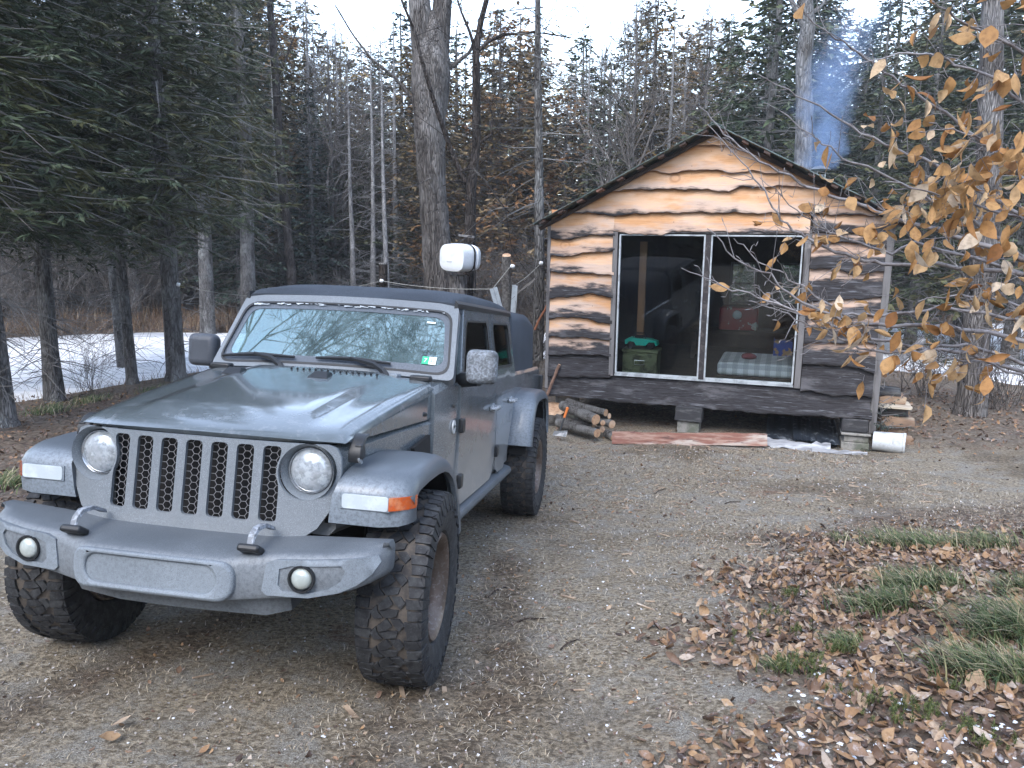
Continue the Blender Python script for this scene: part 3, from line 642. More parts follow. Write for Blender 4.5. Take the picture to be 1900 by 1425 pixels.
# ---------------------------------------------------------------- off-road pickup (x right, y to the tail, z up; origin under the front axle)
truck=empty('pickup_truck','frosty grey four-door off-road pickup with soft top and big mud tyres, parked before the cabin','pickup truck',M=mat4(RJ,TJ))
def frosty(name,base,rough,frost,fcol,coat=0,dirt=0,fs=260,amt=(.48,.66),spec=.5,metal=0,front=0):
    t=NT(name);co=t.coord();n=t.noise(fs,3,.75,co);b=t.noise(3.2,4,.6,co);f2=t.noise(900,2,.6,co)
    k=t.math('MULTIPLY',t.math('MULTIPLY',t.rng(n,*amt),frost),t.rng(b,.3,.62,.35,1))
    c=t.mix(k,base,fcol);c=t.mix(t.math('MULTIPLY',t.rng(f2,.5,.75),frost*.5),c,fcol)
    if front:
        sn=t.n('SeparateXYZ');t.coord();t.l(t.tc.outputs['Normal'],sn.inputs[0]);ny=t.math('MULTIPLY',sn.outputs[1],-1.0);fk=t.math('MULTIPLY',t.rng(ny,.25,.8),t.rng(t.noise(60,4,.75,co),.3,.62,.35,1));c=t.mix(t.math('MULTIPLY',fk,front),c,fcol)
    r=t.math('ADD',t.math('MULTIPLY',k,.5),rough)
    if dirt:
        sp=t.n('SeparateXYZ');t.l(co,sp.inputs[0])
        dk=t.math('MULTIPLY',t.rng(t.math('ADD',sp.outputs[2],t.math('MULTIPLY',b,.5)),1.30,.85,0,dirt),t.rng(t.noise(14,5,.7,co),.3,.7,.4,1))
        c=t.mix(dk,c,(.33,.33,.325));r=t.math('ADD',r,t.math('MULTIPLY',dk,.4))
    return t.out(t.bsdf(c,r,metal,t.bump(n,.12*frost+.02,.004),spec,coat))
PAINT=frosty('grey_paint',(.098,.119,.133),.2,.42,(.41,.44,.47),.9,.95)
PAINTR=frosty('frosted_grey_paint',(.112,.132,.148),.45,.55,(.36,.39,.43),.15,.25,front=.12)
HOODP=frosty('hood_grey_paint',(.095,.116,.128),.12,.26,(.38,.41,.44),1.0,0,fs=16,amt=(.5,.72))
PLAST=frosty('frosted_dark_plastic',(.052,.062,.073),.5,.6,(.27,.30,.33),0,0,420,(.42,.7),front=.5)
PLASTL=frosty('heavily_frosted_plastic',(.075,.09,.105),.6,.7,(.30,.345,.39),0,0,380,(.38,.64),front=.4)
BLACKP=simple('black_trim',(.016,.018,.021),.45,bump=(200,.1))
CANV=frosty('black_canvas',(.022,.028,.037),.75,.4,(.20,.24,.30),0,0,300,(.4,.72),spec=.3)
DARK=simple('underbody_black',(.008,.008,.009),.9)
FROST=simple('frost_crust',(.10,.11,.12),.7,layers=((70,.36,.70,(.32,.36,.41)),(420,.5,.62,(.12,.135,.15)),(9,.5,.75,(.04,.045,.05))),bump=(150,.6,.006))
def T(name,mb,mat,par=truck,**k): return mb.build(name,mat,par,**k)
# --- engine bay sides + cab tub
def ring(y,xb,xm,xt,z0,z1,r=.05):
    return [(-xb+r,y,z0),(-xb,y,z0+r),(-xm,y,(z0+z1)*.5+.1),(-xt,y,z1-r),(-xt+r,y,z1),(xt-r,y,z1),(xt,y,z1-r),(xm,y,(z0+z1)*.5+.1),(xb,y,z0+r),(xb-r,y,z0)]
mb=MB()
mb.loft([ring(-.375,.59,.603,.595,.74,1.124,.03),ring(.2,.63,.64,.64,.72,1.128,.02),ring(.72,.675,.685,.685,.72,1.130,.02)])
mb.loft([ring(.70,.69,.70,.695,.56,1.30,.03),ring(.96,.715,.735,.725,.54,1.345,.03),ring(1.08,.722,.737,.735,.53,1.325,.03)])
mb.loft([ring(1.075,.715,.733,.735,.53,1.30,.03),ring(2.97,.715,.733,.735,.53,1.30,.03)])
body=T('body',mb,PAINT,smooth=40)
mb=MB();mb.loft([ring(3.0,.70,.735,.735,.62,1.30,.025),ring(4.5,.70,.735,.735,.62,1.30,.025),ring(4.62,.68,.72,.715,.64,1.28,.04)]);T('bed',mb,PAINT,smooth=40)
mb=MB();mb.box((0,2.2,.52),(1.1,4.4,.12));mb.box((0,-.02,.66),(.95,.66,.3));mb.box((0,3.5,.70),(1.05,1.3,.3));T('chassis',mb,DARK)
# --- hood
def hz(x,v):
    w=.62+.058*v;a=abs(x)/w
    zt=1.138+.026*(1-math.exp(-v*26))+.178*v**.9
    zc=zt+.014*(1-a*a)
    dome=.020*float(sstep(.44,.36,abs(x)))*float(sstep(.03,.25,v))
    return zc+dome
NX=45;NY=40;rows=[]
for i in range(NY+1):
    v=(i/NY)**1.35;w=.618+.060*v;r=[]
    ye=-.462+1.190*v
    for j in range(NX):
        tt_=j/(NX-1);s=-1+2*tt_
        # side part
        if tt_<.12: q=tt_/.12;x=-w;z=None
        elif tt_>.88:q=(1-tt_)/.12;x=w;z=None
        else: x=w*((tt_-.12)/.76*2-1);q=1;z=hz(x,v)
        a=abs(x)/w;h_e=hz(w,v)
        if z is None: z=1.136+(h_e-.035*min(1,v*6+.3)-1.136)*q if q<1 else h_e
        rr=.055*min(1,v*5+.35)
        d=(1-a)*w
        if q==1 and d<rr: z-= rr*.75*(1-math.sqrt(max(0,1-((rr-d)/rr)**2)))
        y=ye+.085*a**3*(1-v)**2
        r.append((x,y,max(z,1.137)))
    rows.append(r)
nose=[(x,y+.012,1.134) for x,y,z in rows[0]]
back=[(x,y,1.10) for x,y,z in rows[-1]]
mb=MB();mb.loft([nose]+rows+[back],closed=False,caps=False);hood=T('hood',mb,HOODP,smooth=50)
for x in (-.385,.115): # washer nozzle housings
    mb=MB();y=.50;z=hz(x,.80)+.004
    mb.loft([[(x-.055,y-.05,z-.012),(x+.055,y-.05,z-.012),(x+.055,y-.05,z-.008),(x-.055,y-.05,z-.008)],[(x-.05,y+.0,z-.01),(x+.05,y+.0,z-.01),(x+.035,y,z+.026),(x-.035,y,z+.026)],[(x-.05,y+.05,z-.01),(x+.05,y+.05,z-.01),(x+.04,y+.05,z+.018),(x-.04,y+.05,z+.018)]])
    T('washer_nozzle',mb,BLACKP,hood,smooth=30)
mb=MB()
for k in range(15):
    x=-.13+.036*k;mb.box((x,.655,hz(x,.95)+.003),(.010,.055,.006),Matrix.Rotation(.5,3,'Z'))
T('hood_vent',mb,BLACKP,hood)
for sx in (-1,1):   # rubber bumps and side footman hinges
    mb=MB();mb.box((sx*.60,.735,1.352),(.12,.06,.035));T('hood_hinge',mb,BLACKP,hood,bevel=.01)
    mb=MB();mb.lathe([(0,0),(.012,0),(.012,.008),(.006,.012),(0,.012)],Matrix.Translation((sx*.672,.60,1.17))@Matrix.Rotation(sx*PI/2,4,'Y'),12);mb.lathe([(0,0),(.012,0),(.012,.008),(0,.012)],Matrix.Translation((sx*.735,.97,1.19))@Matrix.Rotation(sx*PI/2,4,'Y'),12);T('hood_bolt',mb,BLACKP,hood)
    mb=MB();X=sx*.645
    mb.loft([[(X-.028,y,z),(X+.028,y,z),(X+.032,y+.022,z),(X-.032,y+.022,z)] for y,z in ((-.335,1.05),(-.34,1.075),(-.335,1.11),(-.30,1.15),(-.26,1.165))])
    mb.box((X+sx*.012,-.30,1.10),(.03,.04,.07),Matrix.Rotation(.4,3,'X'));la=T('hood_latch',mb,BLACKP,bevel=.006)
    mb=MB();mb.lathe([(0,0),(.016,0),(.016,.008),(0,.012)],Matrix.Translation((X+sx*.02,-.33,1.06))@Matrix.Rotation(sx*1.2,4,'Y'),12);T('latch_bolt',mb,FROST,la)
# --- grille
def gy(x,z): return -.505+.106*(z-.816)+.085*(abs(x)/.62)**3
out_=[(-.30,.715),(0,.712),(.30,.715),(.47,.735),(.545,.79),(.59,.865),(.612,.95),(.62,1.02),(.615,1.08),(.595,1.118),(.56,1.131),(.3,1.134),(0,1.135),(-.3,1.134),(-.56,1.131),(-.595,1.118),(-.615,1.08),(-.62,1.02),(-.612,.95),(-.59,.865),(-.545,.79),(-.47,.735)]
slots=[]
for i in range(7):
    xc=-.342+.114*i;L=rrect(xc-.0375,.808,xc+.0375,1.117,.019)
    if i in (0,6):
        s_=-1 if i==0 else 1
        L=[(min(abs(x),abs(.49-math.sqrt(max(0,.126**2-(z-1.018)**2)))-.0) * s_ if abs(z-1.018)<.122 and abs(x)>.32 else x,z) for x,z in [p for a,b in zip(L,L[1:]+L[:1]) for p in ([a]+[(a[0]+(b[0]-a[0])*t/10,a[1]+(b[1]-a[1])*t/10) for t in range(1,10)] if math.dist(a,b)>.15 else [a])]]
    slots.append(L)
HLX,HLZ=.487,1.018
holes=slots+[circ(s_*HLX,HLZ,.116,32) for s_ in (-1,1)]
mb=MB();mb.plate(out_,holes,lambda u,v,d:(u,gy(u,v)+d-.012,v),.016,res=.035)
grille=T('grille',mb,PAINTR,smooth=50)
HEXM=simple('mesh_grey',(.17,.172,.178),.6)
hx,hzv=.0195,.0148
for i in range(7):
    mb=MB();x0,x1=-.342+.114*i-.039,-.342+.114*i+.039
    row=0;z=.805
    while z<1.12:
        xx=-.36-(row%2)*hx*1.5/1
        xx=-.342+.114*i-hx*3+(row%2)*hx*1.5
        while xx<x1+hx*2:
            P=[(xx+hx*math.cos(a)*1.0,z+hzv*1.15*math.sin(a)) for a in (0,PI/3,2*PI/3,PI)]
            for a,b in zip(P,P[1:]):
                if x0<(a[0]+b[0])/2<x1: mb.tube([(a[0],gy(a[0],a[1])+.008,a[1]),(b[0],gy(b[0],b[1])+.008,b[1])],.0014,4,cap=False)
            xx+=hx*3
        row+=1;z+=hzv
    T('honeycomb_mesh',mb,HEXM,grille,smooth=60)
mb=MB();mb.box((0,-.395,.96),(.84,.02,.36));T('radiator',mb,DARK,grille)
mb=MB()
for a,b in (((-.33,-.385,1.06),(-.2,-.385,.9)),((.22,-.385,.95),(.34,-.385,1.0)),((.24,-.385,.9),(.33,-.385,.84)),((-.36,-.385,.85),(-.33,-.385,1.05)),((.31,-.385,1.08),(.345,-.385,.86))): mb.tube([a,b],.018,6)
T('cooling_pipe',mb,simple('dim_pipe',(.09,.10,.12),.6),grille)
LENS=NT('headlight_lens')
def lens():
    t=LENS;co=t.coord();n=t.noise(24,3,.6,co);v=t.voro(38,co,stretch=(1,1,1));c=t.mix(t.rng(n,.35,.65),(.30,.33,.355),(.42,.455,.49));c=t.mix(t.rng(t.noise(30,4,.6,co,stretch=(1.6,1,.25)),.5,.62),c,(.47,.52,.56));c=t.mix(t.rng(t.noise(50,2,.6,co,loc=(4,4,4)),.58,.66,0,.4),c,(.16,.19,.22))
    return t.out(t.bsdf(c,.12,.15,t.bump(n,.25,.006),.8,1))
LM=lens();CHR=simple('reflector_chrome',(.55,.57,.6),.2,.9)
for s_ in (-1,1):
    g0=gy(HLX,HLZ);Mx=Matrix.Translation((s_*HLX,g0-.012,HLZ))@Matrix.Rotation(PI/2,4,'X')
    mb=MB();mb.lathe([(.1165,-.001),(.110,-.012),(.098,-.045),(.094,-.075),(.0,-.08)],Mx,32);hb=T('headlight',mb,PAINTR,smooth=40)
    mb=MB();mb.lathe([(0,-.008),(.03,-.010),(.06,-.018),(.083,-.030),(.093,-.045),(.093,-.06)],Mx,32);T('lens',mb,LM,hb,smooth=60)
    mb=MB();mb.lathe([(.091,-.040),(.096,-.034),(.0985,-.044),(.096,-.06)],Mx,32);T('bezel',mb,CHR,hb,smooth=60)
# --- bumper
def bpf(x):
    a=abs(x);return float(np.interp(a,[0,.29,.36,.47,.62,.76,.84,.885],[-.765,-.762,-.735,-.705,-.69,-.65,-.60,-.52]))
def bzl(x): return float(np.interp(abs(x),[0,.3,.5,.62,.73,.81,.885],[.548,.548,.562,.573,.59,.62,.655]))
def bzu(x): return float(np.interp(abs(x),[0,.3,.36,.48,.62,.885],[.705,.705,.715,.728,.735,.748]))
def bzt(x): return float(np.interp(abs(x),[0,.4,.6,.885],[.752,.752,.765,.782]))
rings=[]
for x in [-.885,-.876,-.855,-.82,-.77,-.7,-.62,-.54,-.47,-.41,-.36,-.33,-.29,-.2,-.1,0]:
    e=.88 if abs(x)>.88 else 1
    f=bpf(x);zl,zu,zt=bzl(x),bzu(x),bzt(x);zm=(zl+zu)/2
    Y=lambda y:-.50+(y+.50)*e
    Z=lambda z:zm+(z-zm)*(.75 if e<1 else 1)
    rings.append([(x,-.47,Z(zt)),(x,Y(-.53),Z(zt)),(x,Y(-.50+(f+.50)*.5),Z(zt-.012)),(x,Y(f+.035),Z(zu+.014)),(x,Y(f+.008),Z(zu-.004)),(x,Y(f),Z(zu-.03)),(x,Y(f+.004),Z(zl+.025)),(x,Y(f+.014),Z(zl+.006)),(x,Y(f+.04),Z(zl)),(x,-.47,Z(zl+.02))])
rings+=[[(-p[0],p[1],p[2]) for p in r] for r in rings[-2::-1]]
mb=MB();mb.loft(rings);bump_=T('bumper',mb,PLAST,smooth=42)
def bmap(o): return lambda u,v,d:(u,bpf(u)-o+d,v)
mb=MB();mb.plate(rrect(-.345,.553,.345,.712,.06),[rrect(-.275,.580,.275,.690,.048)],bmap(.016),.03,res=.04)
T('centre_panel',mb,PLASTL,bump_,bevel=.014,seg=3,smooth=60)
mb=MB();mb.plate(rrect(-.285,.572,.285,.698,.05),[],bmap(.003),.01,res=.05);T('recess_plate',mb,PLASTL,bump_)
for s_ in (-1,1):
    O=[(.44,.60),(.46,.582),(.62,.583),(.73,.605),(.79,.632),(.84,.672),(.862,.715),(.855,.742),(.5,.724),(.455,.708)]
    H=[(.500,.625),(.52,.603),(.62,.602),(.69,.618),(.735,.65),(.75,.69),(.735,.71),(.55,.702),(.505,.688)]
    if s_<0:O=[(-a,b) for a,b in O[::-1]];H=[(-a,b) for a,b in H[::-1]]
    mb=MB();mb.plate(O,[H],bmap(.006),.03,res=.04);pod=T('fog_surround',mb,PLASTL,bump_,bevel=.013,seg=3,smooth=60)
    Mx=Matrix.Translation((s_*.592,bpf(.592)-.004,.655))@Matrix.Rotation(PI/2,4,'X')
    mb=MB();mb.lathe([(.053,-.01),(.053,.010),(.047,.010),(.044,.0)],Mx,24);fl=T('fog_light',mb,BLACKP,bump_)
    mb=MB();mb.lathe([(0,.022),(.02,.020),(.034,.013),(.041,.003),(.042,-.005)],Mx,24);T('lens',mb,simple('fog_lens_%d'%(s_+1),(.36,.40,.38),.15,layers=((16,.4,.65,(.50,.54,.52)),),coat=1),fl,smooth=60)
    mb=MB();X=s_*.382;pts=[(X,-.53,.785),(X,-.60,.815),(X,-.665,.815),(X,-.70,.79),(X,-.715,.745),(X,-.70,.735)]
    mb.loft([[(p[0]-.016,p[1],p[2]),(p[0]-.012,p[1],p[2]+.014),(p[0]+.012,p[1],p[2]+.014),(p[0]+.016,p[1],p[2])] for p in pts]);T('tow_hook',mb,simple('tow_hook_%d'%(s_+1),(.16,.175,.195),.6,.1,layers=((60,.45,.6,(.30,.33,.37)),)),bump_,smooth=40)
    mb=MB();mb.box((X,-.70,.75),(.09,.07,.03),Matrix.Rotation(-.5,3,'X'));T('hook_slot',mb,BLACKP,bump_,bevel=.01)
mb=MB()
mb.loft([[(x,y0,zt),(x,y1,zb),(x,y1+.12,zb+.01),(x,y0+.2,zt)] for x,y0,y1,zt,zb in ((-.50,-.58,-.56,.56,.52),(-.40,-.68,-.63,.57,.485),(-.2,-.70,-.66,.57,.475),(0,-.70,-.66,.57,.472),(.2,-.70,-.66,.57,.475),(.42,-.68,-.63,.57,.47),(.50,-.60,-.57,.57,.48))])
T('skid_plate',mb,PLAST,smooth=50)
# --- fenders
FR=frosty('fender_plastic',(.056,.068,.082),.45,.35,(.30,.35,.40),.2,0,420,(.45,.72),front=.6)
def flare(path,s_,xin,y0=0,xo=.925,cham=None):
    P=np.array(path);n=len(P);Tn=np.gradient(P,axis=0);Tn/=np.linalg.norm(Tn,axis=1)[:,None];N=np.stack([-Tn[:,1],Tn[:,0]],1)
    sec=[(None,0),(xo-.12,0),(xo-.05,-.006),(xo-.018,-.022),(xo,-.05),(xo,-.082),(xo-.022,-.086),(xo-.04,-.05),(None,-.04)]
    rings=[]
    for i,(p,nn) in enumerate(zip(P,N)):
        xi=xin[i] if hasattr(xin,'__len__') else xin
        ch=cham[i] if cham else 0;D_=[0,0,-.02*ch-.006,-.06*ch-.022*(1-ch),-.10*ch-.05*(1-ch),-.125*ch-.082*(1-ch),-.125*ch-.086*(1-ch),-.09*ch-.05*(1-ch),-.04]
        rings.append([(s_*((xi if a is None else a)),p[0]+nn[0]*d+y0,p[1]+nn[1]*d) for (a,_),d in zip(sec,D_)])
    return rings
fpath=[(-.445,.815),(-.452,.86),(-.452,.93),(-.445,.96),(-.425,.985),(-.38,1.012),(-.30,1.03),(-.15,1.045),(.0,1.05),(.12,1.045),(.22,1.02),(.31,.975),(.39,.905),(.46,.81),(.52,.70),(.56,.60)]
xin=[.585,.59,.60,.61,.615,.62,.62,.625,.63,.64,.645,.65,.66,.68,.69,.69]
LAMPW=simple('white_lamp',(.46,.52,.55),.15,layers=((10,.4,.7,(.62,.69,.72)),(40,.55,.7,(.45,.5,.55))),coat=1)
AMB=simple('amber_lamp',(.55,.10,.02),.2,layers=((60,.45,.65,(.40,.10,.05)),(8,.55,.7,(.62,.25,.12))),coat=1)
for s_ in (-1,1):
    mb=MB();mb.loft([[q for q in r] for r in flare(fpath,s_,xin,cham=[1,1,1,1,.8,.4]+[0]*10)]);fe=T('front_fender',mb,FR,smooth=45)
    mb=MB();mb.plate([(s_*a,b) for a,b in rrect(.645,.885,.842,.945,.012)][::s_],[],lambda u,v,d:(u,-.4585+d,v),.02,res=.08);T('running_lamp',mb,LAMPW,fe,bevel=.003)
    mb=MB();mb.loft([[(s_*x,y,.888+.01*k),(s_*x,y,.942),(s_*(x-.006),y+.03,.942),(s_*(x-.006),y+.03,.89)] for x,y,k in ((.845,-.4585,0),(.876,-.437,0),(.909,-.392,.0),(.927,-.352,.0),(.928,-.335,.5))]);T('turn_lamp',mb,AMB,fe,smooth=45)
    mb=MB();mb.box((s_*.742,-.4535,.915),(.212,.006,.068));T('lamp_frame',mb,FR,fe,bevel=.002)
    # liner
    mb=MB();L=[(-.40,.80),(-.40,.92),(-.33,.985),(-.1,1.005),(.1,1.0),(.28,.93),(.42,.78),(.5,.6)]
    mb.loft([[(s_*.87,y,z),(s_*.55,y,z),(s_*.55,y+.01,z+.008),(s_*.87,y+.01,z+.008)] for y,z in L]);mb.box((s_*.52,.13,.75),(.03,.8,.5));T('wheel_liner',mb,DARK)
    # side vent behind the fender
    mb=MB();mb.plate([(s_*0+a,b) for a,b in [(.36,1.02),(.62,1.06),(.64,.95),(.60,.86),(.50,.86)]],[],lambda u,v,d:(s_*(.690+.03*(u-.36)+(.004-d)),u,v),.02,res=.1);T('side_vent',mb,DARK)
    rp=[(2.915,.70),(2.93,.80),(2.97,.92),(3.03,1.02),(3.12,1.095),(3.24,1.13),(3.45,1.14),(3.70,1.13),(3.83,1.10),(3.93,1.03),(4.01,.92),(4.05,.80),(4.06,.70)]
    mb=MB();mb.loft(flare(rp,s_,.70));T('rear_fender',mb,FR,smooth=45)
    mb=MB();mb.loft([[(s_*.87,y,z),(s_*.5,y,z),(s_*.5,y+.01,z+.008),(s_*.87,y+.01,z+.008)] for y,z in [(2.98,.62),(3.0,.85),(3.1,1.02),(3.3,1.08),(3.7,1.08),(3.88,1.02),(3.98,.85),(4.0,.62)]]);T('wheel_liner',mb,DARK)
    # rocker step
    mb=MB();mb.loft([[(s_*.66,y,.57),(s_*.775,y,.535),(s_*.785,y,.50),(s_*.76,y,.465),(s_*.66,y,.46)] for y in (.62,2.84)]);T('rock_rail',mb,PLAST,smooth=30,bevel=.01)
# --- doors
def dx(z): return .737-max(0,z-1.30)*.15+.004
def dmap(s_,o=0): return lambda u,v,d:(s_*(dx(v)+.008+o-d),u,v)
FD=[(1.10,.60),(1.15,.555),(2.08,.555),(2.19,.60),(2.23,.70),(2.235,1.0),(2.10,1.30),(2.07,1.77),(1.33,1.765),(1.09,1.34)]
FW=[(1.165,1.37),(2.005,1.37),(1.985,1.66),(1.955,1.695),(1.39,1.69),(1.345,1.66)]
RD=[(2.255,.72),(2.30,.60),(2.40,.56),(2.62,.56),(2.80,.72),(2.955,1.0),(2.96,1.30),(2.90,1.77),(2.085,1.77),(2.115,1.30),(2.25,1.0)]
RWN=[(2.19,1.37),(2.83,1.37),(2.805,1.66),(2.77,1.695),(2.215,1.69),(2.18,1.66)]
DG=NT('door_glass');fr=DG.n('Fresnel');fr.inputs[0].default_value=1.5;mx=DG.n('MixShader');DG.l(fr.outputs[0],mx.inputs[0])
tr=DG.n('BsdfTransparent');tr.inputs[0].default_value=(.55,.62,.62,1);go=DG.n('BsdfGlossy');go.inputs['Roughness'].default_value=.05;DG.l(tr.outputs[0],mx.inputs[1]);DG.l(go.outputs[0],mx.inputs[2]);DGM=DG.out(mx.outputs[0])
HNDL=simple('frosted_handle',(.13,.145,.16),.45,layers=((120,.45,.6,(.5,.54,.58)),))
for s_ in (-1,1):
    for nm,D,Wn,hy,hg in (('front_door',FD,FW,2.07,((1.105,1.06),(1.115,.72))),('rear_door',RD,RWN,2.80,((2.25,.745),))):
        mb=MB();mb.plate(D,[Wn],dmap(s_),.03,res=.12);d=T(nm,mb,PAINT,smooth=25,bevel=.005)
        c=(sum(p[0] for p in Wn)/6,sum(p[1] for p in Wn)/6)
        big=[(c[0]+(p[0]-c[0])*1.03,c[1]+(p[1]-c[1])*1.05) for p in Wn]
        mb=MB();mb.plate(big,[[(c[0]+(p[0]-c[0])*.975,c[1]+(p[1]-c[1])*.96) for p in Wn]],dmap(s_,.004),.01,res=.2);T('window_seal',mb,BLACKP,d)
        mb=MB();mb.plate(big,[],dmap(s_,-.012),.004,res=.3);T('window_glass',mb,DGM,d,smooth=None)
        mb=MB();mb.tube([(s_*.75,hy-.09,1.085),(s_*.785,hy-.075,1.085),(s_*.79,hy,1.085),(s_*.785,hy+.075,1.085),(s_*.75,hy+.09,1.085)],.016,8);mb.lathe([(0,0),(.032,0),(.03,.01),(0,.01)],Matrix.Translation((s_*.747,hy+.03,1.085))@Matrix.Rotation(s_*PI/2,4,'Y'),14);T('handle',mb,HNDL,d,smooth=50)
        for y,z in hg:
            mb=MB();mb.box((s_*.758,y+.01,z),(.03,.07,.085));T('hinge',mb,BLACKP,d,bevel=.008)
        mb=MB();mb.tube([(s_*.748,min(p[0] for p in D)+.05,1.20),(s_*.751,min(p[0] for p in D)+.3,1.155),(s_*.751,hy+.05,1.16)],.004,4);T('crease_line',mb,PAINT,d)
    # mirror
    mb=MB();mb.tube([(s_*.74,1.13,1.335),(s_*.80,1.08,1.34),(s_*.865,1.04,1.345)],[.048,.042,.036],10);arm=T('mirror',mb,BLACKP,smooth=60)
    mb=MB();mb.box((s_*.885,1.01,1.425),(.185,.10,.20));T('mirror_shell',mb,FROST if s_>0 else frosty('mirror_shell_dark',(.03,.035,.045),.5,.7,(.25,.28,.33),0,0,200),arm,bevel=.04,seg=4)
    mb=MB();mb.plate(rrect(-.078,-.085,.078,.085,.03),[],lambda u,v,d:(s_*.885+u,1.061+d,1.425+v),.004,res=.3);T('mirror_glass',mb,CHR,arm)
# badge
mb=MB();mb.plate(circ(0,0,.034,24,.040),[],lambda u,v,d:(.738+.006-d,.985+u,1.065+v),.008,res=.1);bd=T('badge',mb,simple('badge_silver',(.6,.62,.63),.4,.2))
def text(s,size,M,mat,par,name='lettering'):
    cu=bpy.data.curves.new('tmp','FONT');cu.body=s;cu.size=size;cu.align_x='CENTER';cu.align_y='CENTER';cu.extrude=.0006
    o=bpy.data.objects.new('tmp',cu);COL.objects.link(o);dg=bpy.context.evaluated_depsgraph_get();me=bpy.data.meshes.new_from_object(o.evaluated_get(dg));bpy.data.objects.remove(o)
    me.materials.clear();me.materials.append(mat);q=link(name,me,par);q.matrix_local=M;return q
text('JEEP',.024,Matrix.Translation((.7452,.985,1.065))@Matrix.Rotation(PI/2,4,'Z')@Matrix.Rotation(PI/2,4,'X'),BLACKP,bd)
# --- windshield: plane through base and header
B0=Vector((0,.835,1.362));T0=Vector((0,1.142,1.800));ax_=(T0-B0).normalized();nrm=Vector((0,-ax_.z,ax_.y));LW=(T0-B0).length
def wmap(o): return lambda u,v,d:(u,*(B0+ax_*v+nrm*(o-d) - nrm*(.10*(u/.72)**2*.35))[1:])
O=[(-.755,0),(.755,0)]
def wr(x0,x1,v0,v1,r,n=5):
    return [(x0+0,v0+r*.3)]
def trap(xb,xt,v0,v1,r,n=5):
    c=[(-xb,v0),(xb,v0),(xt,v1),(-xt,v1)];o=[]
    for i in range(4):
        p=Vector(c[i]);a=(Vector(c[i-1])-p).normalized();b=(Vector(c[(i+1)%4])-p).normalized()
        for k in range(n+1):
            t_=k/n;o.append(tuple(p+a*r*(1-t_)**2+b*r*t_**2))
    return o
outer=trap(.752,.69,0,LW,.045);inner=trap(.715,.657,.035,LW-.060,.085)
mb=MB();mb.plate(outer,[inner],wmap(0),.06,res=.08);wf=T('windshield_frame',mb,PAINTR,smooth=45,bevel=.004)
WG=NT('windshield_glass');lw=WG.n('LayerWeight');lw.inputs[0].default_value=.5
n_=WG.noise(7,5,.7);sp=WG.noise(200,3,.7)
fres=WG.rng(lw.outputs['Facing'],0,1,.17,1.0,False);pw=WG.math('POWER',lw.outputs['Facing'],4.0);fac=WG.math('ADD',.21,WG.math('MULTIPLY',pw,.78))
tr=WG.n('BsdfTransparent');tr.inputs[0].default_value=(.62,.76,.72,1);go=WG.n('BsdfGlossy');go.inputs['Roughness'].default_value=.012;go.inputs[0].default_value=(.74,.95,1,1)
df=WG.n('BsdfDiffuse');df.inputs[0].default_value=(.26,.35,.38,1)
m1=WG.n('MixShader');WG.l(fac,m1.inputs[0]);WG.l(tr.outputs[0],m1.inputs[1]);WG.l(go.outputs[0],m1.inputs[2])
m2=WG.n('MixShader');WG.l(WG.math('ADD',WG.rng(n_,.3,.75,.10,.30),WG.math('MULTIPLY',WG.rng(sp,.58,.66),.15)),m2.inputs[0]);WG.l(m1.outputs[0],m2.inputs[1]);WG.l(df.outputs[0],m2.inputs[2])
WGM=WG.out(m2.outputs[0])
mb=MB();mb.plate(trap(.72,.662,.03,LW-.055,.085),[],wmap(-.012),.004,res=.12);gl_=T('windshield',mb,WGM,smooth=60)
FRIT=frosty('frosted_glass_border',(.06,.075,.095),.35,.5,(.30,.35,.42),.3,0,300)
mb=MB();mb.plate(trap(.714,.656,.036,LW-.061,.085),[trap(.675,.622,.092,LW-.100,.07)],wmap(-.009),.0015,res=.08);T('frosted_border',mb,FRIT,gl_)
mb=MB();mb.plate(trap(.722,.664,.028,LW-.053,.09),[trap(.709,.651,.042,LW-.066,.085)],wmap(.003),.006,res=.08);T('windshield_seal',mb,BLACKP,gl_)
ICE=simple('rime_ice',(.62,.68,.74),.7,bump=(200,.8,.004))
mb=MB()
for k in range(60):
    x=rnd(-.62,.62);p=Vector(wmap(.001)(x,LW-.070+rnd(-.006,.005),0));mb.box(p,(rnd(.01,.035),.006,rnd(.002,.006)),Matrix.Rotation(rnd(-.2,.2),3,'Y'))
T('rime',mb,ICE,gl_)
GRN=simple('sticker_green',(.02,.42,.22),.5);WHT=simple('sticker_white',(.75,.82,.80),.5)
for nm,u0,u1,v0,v1,mt_ in (('inspection_sticker',.545,.585,.098,.150,GRN),('inspection_sticker',.5855,.628,.098,.150,WHT),('toll_tag',.52,.572,.385,.397,WHT)):
    mb=MB();mb.plate([(u0,v0),(u1,v0),(u1,v1),(u0,v1)],[],wmap(-.0055),.001,res=.2);T(nm,mb,mt_,gl_)
def wtxt(s,u,v,sz,mt_):
    p=Vector(wmap(-.0045)(u,v,0));M=Matrix.Translation(p)@Matrix(((1,0,0),(0,ax_.y,nrm.y),(0,ax_.z,nrm.z))).to_4x4();text(s,sz,M,mt_,gl_)
wtxt('7',.565,.122,.04,WHT);wtxt('21',.607,.126,.030,simple('sticker_dark',(.01,.10,.07),.5))
